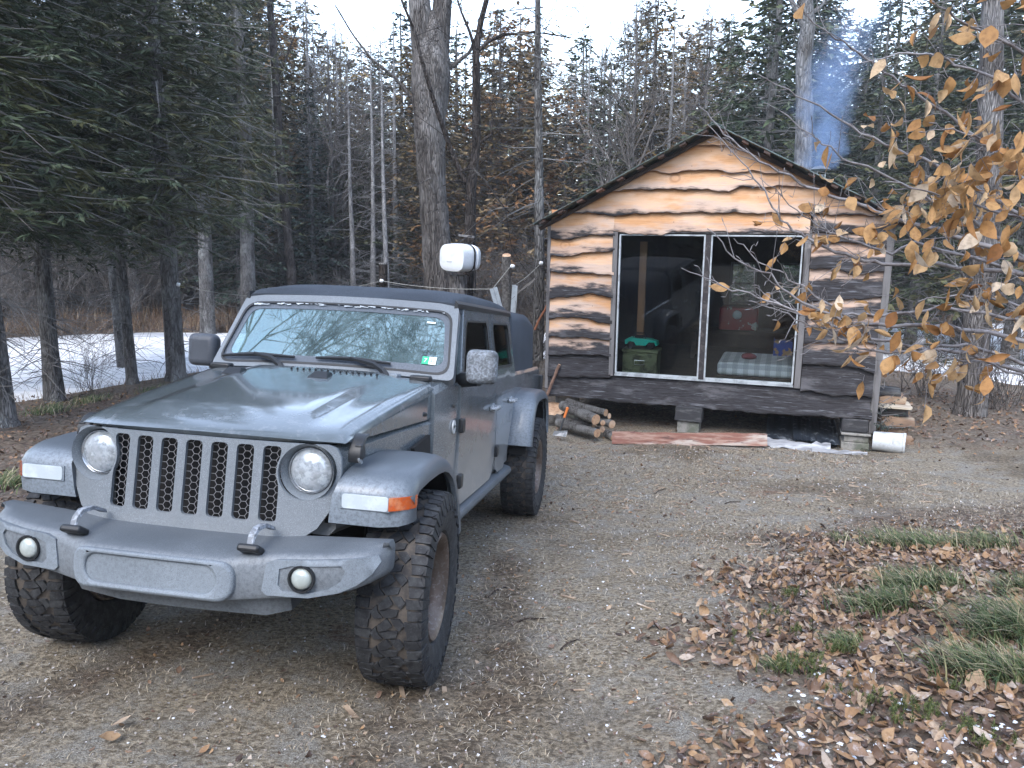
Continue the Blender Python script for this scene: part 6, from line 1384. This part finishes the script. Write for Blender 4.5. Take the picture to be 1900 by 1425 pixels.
# small evergreen ground plants, snow crumbs, chips and sticks
gp=NB();gp.A=[]
for px,n in (((1560,1215),26),((1490,1235),20),((1455,1245),16),((1470,1110),16),((1440,1145),12),((1480,1180),10),((1610,1310),14),((1690,1320),16),((1720,1335),14),((1560,1300),8),((1650,1345),12),((1790,1365),16),((1840,1390),14),((1750,1285),12),((1510,1260),10),((1395,1190),8)):
    g0=gpt(px)
    for i in range(n):
        x,y=g0[0]+rg.normal(0,.045),g0[1]+rg.normal(0,.03);z=gz(x,y);m=22;hh=rg.uniform(.025,.06);u=rg.uniform(.1,1,m);a=rg.uniform(0,6.28,m)
        P=np.stack([np.full(m,x)+.004*rg.normal(0,1,m),np.full(m,y),z+.01+hh*u],1);blades(P,np.full(m,.016),np.full(m,.0016),np.stack([np.cos(a),np.sin(a),0*a],1),np.full(m,.7),np.clip(rg.normal(.5,.25,m),0,1),gp)
o=link('ground_cover',gp.mesh('ground_cover',rampmat('clubmoss_green',[(.030,.050,.016),(.06,.085,.026),(.10,.12,.04),(.17,.16,.06)])));tag(o,'small evergreen club moss among the leaves',kind='stuff')
sn=MB()
def crumb(x,y,r,h):
    z=gz(x,y)+float(lump(x,y));k=7;a0=rnd(0,6);pts=[(x+r*rnd(.5,1.2)*math.cos(a0+6.283*i/k),y+r*rnd(.5,1.2)*math.sin(a0+6.283*i/k)) for i in range(k)]
    b=[(p[0],p[1],z+.004) for p in pts];t_=[(x+(p[0]-x)*.6,y+(p[1]-y)*.6,z+h) for p in pts];sn.add(b+t_,[tuple(range(k,2*k))]+[(i,(i+1)%k,k+(i+1)%k,k+i) for i in range(k)])
for px,n,sp in (((1540,1240),14,.06),((1600,1250),8,.05),((1510,1290),10,.06),((1560,1310),10,.08),((1690,1310),10,.05),((1640,1395),16,.08),((1560,1390),12,.08),((1470,1370),10,.06),((1780,1370),14,.07),((1860,1365),12,.06),((1880,1340),12,.06),((1500,1185),10,.05),((1490,1095),4,.05),((1700,1095),4,.03),((1450,1420),10,.05),((1700,1400),14,.1),((1850,1410),12,.08)):
    g0=gpt(px)
    for i in range(int(n*.9)): crumb(g0[0]+rnd(-sp,sp)*1.6,g0[1]+rnd(-sp,sp),rnd(.005,.017),rnd(.004,.010))
for i in range(110):
    x=rnd(-1.5,3.5);y=rnd(1.2,6);crumb(x,y,rnd(.004,.011),.006)
o=sn.build('snow',simple('old_snow',(.70,.74,.80),.8,layers=((60,.45,.65,(.5,.54,.6)),)),None);tag(o,'crumbs of old snow between the leaves',kind='stuff')
ch=MB()
for i in range(420):
    q=rnd(0,1);x,y=(rnd(-1.0,4.5),rnd(6.8,10.6)) if q<.8 else (rnd(-1.5,3),rnd(2,7))
    L=rnd(.03,.13);z=gz(x,y)+float(lump(x,y));ch.box((x,y,z+.006),(L,rnd(.006,.022),.005),Matrix.Rotation(rnd(0,3.1),3,'Z')@Matrix.Rotation(rnd(-.15,.15),3,'Y'))
o=ch.build('wood_chips',simple('fresh_wood_chip',(.36,.27,.19),.8,layers=((3,.45,.6,(.17,.12,.085)),(7,.6,.7,(.48,.42,.35)))),None,None);tag(o,'wood chips strewn before the cabin',kind='stuff')
STICK=bark('stick_bark',(.06,.045,.038),(.14,.11,.095))
for i,(a,b,lb) in enumerate((((925,1095),(905,1110),'short dark twig on the gravel beside the front tyre'),((960,1158),(1010,1152),'thin dark twig on the gravel right of the front tyre'),((1345,933),(1375,930),'pale stick lying on the driveway before the red plank'),((1215,915),(1235,905),'small pale stick on the driveway right of the rear tyre'),((1040,1210),(1075,1190),'thin twig in the middle of the driveway'))):
    A=gpt(a);B=gpt(b);c=(A+B)/2;nb=NB();nb.tube(np.array([A-c,(A-c)*.3+[.0,.01,.008],(B-c)*.4+[0,0,.006],B-c]),[.005,.005,.004,.003],5);o=link('stick',nb.mesh('stick',STICK),None,tuple(c+[0,0,.006+float(lump(c[0],c[1]))]));tag(o,lb,'stick','sticks on the ground')
for i,(px,h,lb) in enumerate((((1462,1165),.16,'thin dead stem standing in the leaves left of the grass tufts'),((1506,1195),.22,'tall thin dead stem in the middle of the leaf litter'),((1745,1245),.20,'thin dead stem before the grass clump at the right'),((1612,1330),.18,'thin dead stem at the bottom of the leaf litter'))):
    g0=gpt(px);nb=NB();grow(nb,[0,0,-.01],[.05,.0,1],h,.0028,1,np.random.default_rng(i),.08,.05,5,.6,(2,4),.0012,4);o=link('dry_weed',nb.mesh('dry_weed',STICK),None,tuple(g0));tag(o,lb,'weed')

# ---------------------------------------------------------------- things around the cabin
LOGB=bark('log_bark',(.10,.092,.085),(.27,.255,.24),(.34,.335,.32),26,.12,1)
LOGE=simple('cut_end',(.48,.31,.19),.8,layers=((22,.42,.62,(.33,.19,.11)),(6,.5,.7,(.58,.43,.30))))
def cz(x,y): return zg_c(x,y)
def log(name,a,b,r,label,group='firewood logs beside the truck tail',cat='log',bk=None,n=12):
    A=Vector(a);B=Vector(b);c=(A+B)/2;nn=7;pts=[A+(B-A)*i/nn-c for i in range(nn+1)]
    pts=[p+Vector((rnd(-.006,.006),rnd(-.006,.006),rnd(-.006,.006))) for p in pts]
    mb=MB();mb.tube(pts,[r*rnd(.94,1.06) for _ in pts],n,True,0,1)
    o=mb.build(name,[bk or LOGB,LOGE],None,40);o.matrix_world=CABM@Matrix.Translation(c);return tag(o,label,cat,group)
def cp2(px,y): return cab(px,y)
def logpx(p0,y0,p1,y1,r,label):
    return log('log',cab(p0,y0),cab(p1,y1),r,label)
logpx((1036,784),-.40,(1108,804),-.85,.062,'lowest front log of the firewood pile with a pale cut end on the right')
logpx((1033,774),-.30,(1100,792),-.52,.045,'thin log in the middle of the pile just above the lowest front log')
logpx((1044,752),-.30,(1106,779),-.78,.075,'thickest upper log of the pile with an orange ragged end')
logpx((1052,745),-.15,(1124,766),-.45,.05,'topmost slim log lying at the back of the pile')
logpx((1085,765),-.15,(1131,772),-.38,.038,'short log sticking out to the right near the top of the pile')
logpx((1095,778),-.12,(1136,787),-.48,.058,'log at the right of the pile with a round pale end above the plank')
logpx((1082,778),-.4,(1119,784),-.72,.038,'thin log with a pale split end squeezed below the thickest log')
logpx((1095,797),-.30,(1117,797),-.6,.042,'dark short log low between the front logs')
c=cab((1137,810),-.55);log('log',(c[0]-.10,-.55,cz(c[0],-.55)+.05),(c[0]+.05,-.72,cz(c[0],-.7)+.05),.055,'dark wood stub beside the red plank')
c=cab((1022,775),-.05);zz=cz(c[0],-.05)
o=log('chopping_block',(c[0],.05,zz-.03),(c[0]+.05,-.10,zz+.24),.19,'round chopping block behind the rear tyre with a pale cut face','' or None,'chopping block')
mbx=MB();r_=[];k=18
# axe
a0=cab((1053,757),-.80);a1=cab((1037,805),-.92)
ax=empty('axe','axe with a black head and orange grip leaning on the firewood pile','axe',tuple(cw_(*a1)))
q0=Vector(cw_(*a0))-Vector(cw_(*a1));
mb=MB();mb.tube([q0*.02,q0*.3,q0*.62],[.016,.015,.014],8);T('handle',mb,simple('axe_dark',(.02,.022,.024),.5),ax)
mb=MB();mb.tube([q0*.62,q0*.75,q0*.9,q0*1.0,q0*1.03],[.016,.018,.017,.022,.012],8);T('grip',mb,simple('axe_orange',(.62,.17,.03),.5),ax)
up_=q0.normalized();rgt=Vector(cw_(1,0,0))-Vector(cw_(0,0,0));fr_=up_.cross(rgt).normalized()
mb=MB();P=[];
for sgn in (-1,1):
    P+=[rgt*(-.075)+up_*(.035)+fr_*.018*sgn,rgt*(.02)+up_*.04+fr_*.02*sgn,rgt*.105+up_*.06+fr_*.003*sgn,rgt*.11+up_*(-.035)+fr_*.003*sgn,rgt*.02+up_*(-.03)+fr_*.02*sgn,rgt*(-.075)+up_*(-.03)+fr_*.018*sgn]
mb.add(P,[(0,1,2,3,4,5),(11,10,9,8,7,6)]+[(i,(i+1)%6,6+(i+1)%6,6+i) for i in range(6)]);T('head',mb,simple('axe_steel',(.16,.17,.18),.4,.7,layers=((6,.5,.6,(.5,.5,.5)),)),ax,smooth=None)
# planks
RPL=simple('red_plank',(.20,.085,.06),.8,layers=((7,.42,.62,(.34,.22,.17),(.25,1,3)),(3,.55,.66,(.42,.36,.31),(.3,1,2)),(16,.55,.7,(.10,.05,.04),(.2,1,2))),bump=(22,.5,.01,(.2,1,2)))
WPL=simple('bleached_plank',(.33,.34,.36),.85,layers=((9,.42,.62,(.20,.205,.22),(.25,1,3)),(5,.55,.66,(.52,.54,.57),(.3,1,2))),bump=(22,.6,.012,(.2,1,2)))
def plank(name,L,wd,th,a,b,mat_,label,cat='plank',n=14,wav=.01):
    """lies from cabin point a to b; tilted so that its broad face shows"""
    A=Vector(cw_(*a));B=Vector(cw_(*b));d=(B-A);Ln=d.length;d.normalize();out_=Vector(cw_(0,-1,0))-Vector(cw_(0,0,0));f=(out_-d*out_.dot(d)).normalized();u=d.cross(f)*-1
    if u.z<0:u=-u
    face=(u*.93+f*-.36).normalized();nor=d.cross(face)
    mb=MB();rings=[]
    for i in range(n+1):
        q=i/n;w0=wd*(1+rnd(-wav,wav)*4);s=A+d*Ln*q-A;o1=rnd(-wav,wav)
        rings.append([s+face*(o1),s+face*(w0+o1),s+face*(w0+o1)+nor*th,s+face*o1+nor*th])
    mb.loft(rings);o=mb.build(name,mat_,None,40);o.location=A;return tag(o,label,cat)
a=cab((1136,816),-.95);b=cab((1424,822),-.75)
plank('plank',3,.16,.03,(a[0],-.95,cz(a[0],-.95)+.0),(b[0],-.75,cz(b[0],-.75)+.03),RPL,'long reddish weathered plank lying along the front of the cabin')
a=cab((1415,832),-.62);b=cab((1540,834),-.55)
plank('plank',1,.11,.035,(a[0],-.62,cz(a[0],-.62)),(b[0],-.55,cz(b[0],-.55)+.0),WPL,'short bleached grey plank at the right end of the red plank',wav=.02)
a=cab((1505,838),-.60);b=cab((1608,843),-.45)
plank('plank',1,.05,.03,(a[0],-.62,cz(a[0],-.62)-.01),(b[0],-.45,cz(b[0],-.45)-.005),WPL,'narrow bleached board flat on the ground in front of the right support pier')
# corrugated sheets under the cabin
SHT=simple('dark_roofing_sheet',(.04,.05,.065),.4,.5,layers=((9,.55,.68,(.30,.33,.36)),))
for i,(x0,x1,y0,dz,lb) in enumerate(((1420,1550,.25,.04,'dark ribbed metal sheet lying under the right half of the cabin'),(1470,1555,.1,.10,'second ribbed metal sheet on top of the dark one under the cabin'))):
    a=cab((x0,820),y0);b=cab((x1,820),y0);n=40;V=[];
    for j in range(n+1):
        x=a[0]+(b[0]-a[0])*j/n
        for y,z in ((y0-.35,0),(y0+.9,.06)): V.append((x,y,cz(x,.2)+dz+z+.012*abs(math.sin(j*PI/4))))
    V+= [(v[0],v[1],v[2]-.004) for v in V];m=2*(n+1)
    mb=MB();mb.add(V,[(2*j,2*j+1,2*j+3,2*j+2) for j in range(n)]+[(m+2*j,m+2*j+2,m+2*j+3,m+2*j+1) for j in range(n)]+[(2*j,2*j+2,m+2*j+2,m+2*j) for j in range(n)]);o=mb.build('roofing_sheet',SHT,None,30);o.matrix_world=CABM;tag(o,lb,'metal sheet')
# white bucket on its side, right of the cabin
A=cab((1650,824),-.05);z0=cz(A[0],-.05)
bk=cthing('bucket','white plastic bucket lying on its side by the right cabin corner','bucket',A[0],-.10,z0+.125,-.15)
WPLST=simple('dirty_white_plastic',(.55,.58,.60),.45,layers=((6,.5,.66,(.33,.34,.34)),(30,.55,.7,(.68,.70,.72))))
mb=MB();mb.lathe([(0,-.2),(.115,-.2),(.120,-.19),(.133,.14),(.140,.145),(.140,.17),(.133,.175),(.13,.17),(.128,.14),(.115,-.185),(0,-.185)],Matrix.Rotation(PI/2,4,'Y'),28);mb.build('pail',WPLST,bk,45)
mb=MB();mb.tube([(.15,.14*math.cos(a),.14*math.sin(a)-.02*0) for a in np.linspace(PI,2*PI,14)],.003,5);mb.build('bail_handle',CH,bk)
# little fir seedling beside the bucket
T_,C_=conifer(.55,.012,.04,.26,77,nwh=9,tw=.07,dens=1.0,sub=3,wd=.010,droop=.1,dead=0)
A=cab((1632,806),.05);p=cw_(A[0],.05,0);tree('fir_seedling','knee-high fir seedling between the cabin corner and the white bucket','seedling',None,T_.mesh('trunk',BK_FIR),C_.mesh('crown',FO_SPR,False),(p[0],p[1],gz(p[0],p[1])-.01))
# stacked split wood right of the cabin
SPL=simple('split_wood',(.30,.20,.13),.85,layers=((6,.42,.62,(.16,.105,.075),(.3,1,1)),(3,.55,.66,(.44,.34,.24),(.4,1,1))),bump=(20,.5,.01,(.3,1,1)))
SPL2=simple('pale_board',(.52,.46,.36),.85,layers=((6,.45,.65,(.38,.32,.25),(.3,1,1)),))
xq=XR+.22
lev=cz(XR+.2,.9)
for i,(dx,dy,w0,h0,L,mt_,lb) in enumerate(((.10,.6,.40,.13,.7,SPL,'lowest split log of the wood stack right of the cabin'),(.06,.75,.36,.12,.6,SPL,'second split log from the ground in the wood stack right of the cabin'),(.10,.7,.42,.11,.7,SPL,'reddish split log in the middle of the wood stack right of the cabin'),(.05,.8,.36,.12,.6,OLDW,'dark log under the pale board of the wood stack'),(.09,.62,.40,.03,.5,SPL2,'pale flat board near the top of the wood stack'),(.06,.82,.34,.10,.5,SPL,'split log on top of the pale board'),(.02,.85,.30,.06,.5,OLDW,'dark slab crowning the wood stack right of the cabin'))):
    hh=sum((.13,.12,.11,.12,.03,.10,.06)[:i])
    mb=MB();rings=[]
    for k in range(5):
        y=L*(k/4-.5);rings.append([(-w0/2+rnd(-.015,.015),y,0),(w0/2+rnd(-.015,.015),y,.004),(w0/2+rnd(-.03,.01),y,h0*rnd(.75,.97)),(-w0/2*rnd(.3,.6),y,h0*.995),(-w0/2+rnd(-.01,.02),y,h0*rnd(.6,.9))])
    mb.loft(rings);o=mb.build('split_log' if mt_ is not SPL2 else 'board',mt_,None,25);o.matrix_world=CABM@Matrix.Translation((xq+dx,dy,lev+hh))@Matrix.Rotation(rnd(-.12,.12),4,'Z');tag(o,lb,'firewood' if mt_ is not SPL2 else 'board','stacked wood right of the cabin')
A=cab((1640,694),.6);B=cab((1712,632),1.4);log('leaning_log',A,B,.05,'grey pole leaning against the right side of the cabin',None,'pole',BK_DEAD)
A=cab((1009,748),-.12);B=cab((1038,676),-.07);log('leaning_stick',A,B,.022,'peeled brown stick leaning on the left cabin wall above the firewood',None,'stick',simple('peeled_stick',(.22,.13,.09),.7,layers=((9,.45,.65,(.12,.07,.05)),)),8)
A=cab((992,612),.35);B=cab((1018,560),.35);log('leaning_branch',A,B,.018,'rust-brown dead branch leaning left of the cabin corner',None,'branch',simple('rust_branch',(.20,.075,.035),.7),7)
# ---------------------------------------------------------------- posts, insulators, barrel, line
INS=simple('white_porcelain',(.85,.87,.88),.3)
def post(px,d,wpx,label,fresh):
    top=wp(px,d);r=wpx/2/F_PX*d;z0=gz(top[0],top[1])-.1;e=empty('post',label,'post',(top[0],top[1],z0));h=top[2]-z0
    mb=MB();k=8;mb.tube([(rnd(-.006,.006),rnd(-.006,.006),h*i/k) for i in range(k+1)],[r*rnd(.96,1.05) for i in range(k+1)],14,True,0,1)
    mb.build('pole',[LOGB if fresh else BK_DARK,simple('fresh_cut',(.66,.48,.28),.8,layers=((18,.45,.6,(.55,.36,.2)),)) if fresh else BK_DEAD],e,40);
    mb=MB();mb.lathe([(0,.012),(r*.93,.010),(r*1.0,-.03)],Matrix.Translation((0,0,h+.012))@Matrix.Rotation(math.radians(24 if fresh else 0),4,'X'),14);mb.build('cut_top',LOGE if fresh else BK_DEAD,e,30)
    return e,top
post((940,476),12.2,17,'bark-covered post with a fresh pale sawn top left of the cabin',True)
post((711,490),13.5,16,'grey post stub behind the middle of the truck roof',False)
def insul(px,d,label,s=1):
    p=wp(px,d);mb=MB();mb.lathe([(.012,-.04),(.03,-.036),(.038,-.02),(.034,-.004),(.040,.012),(.032,.032),(.012,.036),(.008,.0),(.012,-.04)],Matrix.Rotation(PI/2,4,'Y'),16)
    o=mb.build('insulator',INS,None,60);o.location=p;o.scale=(s*.8,s*.8,s*.8);o.rotation_euler=(0,.25,.5);tag(o,label,'insulator','white line insulators');return p
D2=float(gpt((328,706))[1])
i1=insul((331,528),D2-.15,'white insulator on the thick fir trunk left of the truck',1.2)
i2=insul((708,521),13.38,'white ring insulator on the grey post stub above the truck roof')
i3=insul((951,494),12.1,'white ring insulator on the fresh-cut post left of the cabin')
i4=insul((1004,488),13.05,'white insulator on the tamarack trunk beside the cabin wall')
nb=NB()
def sag(a,b,s=.06): return np.array([a+(b-a)*t_+np.array([0,0,-4*s*t_*(1-t_)]) for t_ in np.linspace(0,1,14)])
CR=wp((914,536),12.0);CR2=wp((953,530),12.3)
nb.tube(sag(i2,CR,.05),.005,4);nb.tube(sag(CR,i3+[-.03,0,0],.0),.005,4);nb.tube(sag(CR2,i4,.03),.005,4);nb.tube(sag(i1,i2,.25),.004,4)
o=link('line',nb.mesh('line',simple('grey_cord',(.34,.34,.31),.7)));tag(o,'thin pale cord strung between the posts and trees left of the cabin','cord')
GB=simple('grey_painted_board',(.36,.40,.43),.7,layers=((12,.45,.65,(.27,.30,.33)),))
sh=empty('sawhorse','pale grey sawhorse legs crossing at the fresh-cut post','sawhorse',tuple(wp((936,640),12.0)));b0=Vector(wp((936,640),12.0))
zz=gz(b0.x,b0.y);
for a,b in (((912,536),(936,620)),((919,533),(943,620)),((954,529),(948,620)),((957,530),(951,622))):
    A=Vector(wp(a,11.95));B=Vector(wp(b,12.05));d=(B-A).normalized();B=A+d*((A.z-zz)/-d.z)
    mb=MB();u=Vector((0,1,0));s=d.cross(u).normalized();r=.028;mb.loft([[p+s*r-b0+u*.02,p-s*r-b0+u*.02,p-s*r-b0-u*.02,p+s*r-b0-u*.02] for p in (A,B)]);mb.build('leg',GB,sh,None)
mb=MB();c=Vector(wp((945,600),12.02))-b0;mb.box(c,(.5,.05,.06));mb.build('crossbar',GB,sh,None)
# white insulated jug strapped to the tree
bc=Vector(wp((856,478),12.9));jw=empty('water_barrel','white plastic barrel on its side strapped to the slender dark tree','barrel',tuple(bc))
WB=simple('white_barrel_plastic',(.74,.77,.79),.4,layers=((3,.5,.7,(.60,.64,.67)),))
def sq(y,hw,hh,x=0,n=24):
    return [(x+hw*math.copysign(abs(math.cos(a))**.62,math.cos(a)),y,hh*math.copysign(abs(math.sin(a))**.62,math.sin(a))) for a in np.linspace(0,2*PI,n+1)[:-1]]
mb=MB();mb.loft([sq(-.27,.17,.15),sq(-.26,.22,.19),sq(-.25,.25,.215),sq(-.10,.262,.225),sq(.05,.262,.225),sq(.09,.25,.213),sq(.10,.24,.205),sq(.115,.24,.205),sq(.125,.255,.218),sq(.20,.245,.205),sq(.235,.2,.17)]);b_=mb.build('barrel_body',WB,jw,50,M=Matrix.Rotation(-.62,4,'Z')@Matrix.Rotation(.06,4,'Y'))
mb=MB();mb.box((-.02,-.273,-.06),(.11,.012,.018));mb.build('spigot_plate',simple('pale_print',(.5,.53,.56),.6),b_)
STR=simple('black_strap',(.012,.012,.014),.6)
mb=MB()
ring_=[Vector(p)*1.012 for p in sq(.02,.266,.229)];mb.loft([[ (p.x,p.y-.022,p.z) for p in ring_],[(p.x,p.y+.022,p.z) for p in ring_]],True,False);mb.tube([(.26,.02,-.05),(.275,.03,-.2),(.285,.05,-.42),(.27,.05,-.55)],.014,5);mb.tube([(-.1,.05,.24),(.0,.15,.34),(.05,.3,.36)],.008,5);mb.build('strap',STR,b_,40)
st=Vector(wp((850,508),12.95));e=empty('stump_stand','weathered stump standing under the white barrel','stump',(st.x,st.y,gz(st.x,st.y)-.05));h=st.z-(gz(st.x,st.y)-.05)-.02
mb=MB();mb.tube([(0,0,h*i/6) for i in range(7)],[.19,.165,.155,.15,.15,.15,.15],14,True,0,1);mb.build('trunk',[BK_GREY,BK_DEAD],e,40)
cp_=Vector(wp((866,438),13.2));mb=MB();mb.box((0,0,0),(.26,.3,.035),Matrix.Rotation(.12,3,'Y'));o=mb.build('board_shelf',GREYW,None);o.location=cp_;tag(o,'small grey board nailed to the slender dark tree above the barrel','board')
# ---------------------------------------------------------------- thin cold haze between the far trees
t=NT('cold_haze');v=t.n('VolumePrincipled');v.inputs['Color'].default_value=(.90,.94,1,1);v.inputs['Density'].default_value=.0009;v.inputs['Anisotropy'].default_value=.0
HZ=t.out(None,v.outputs[0])
mb=MB();mb.box((0,91,4.5),(196,202,22));o=mb.build('haze',HZ,None,None);tag(o,'thin cold haze in the air of the clearing',kind='stuff')
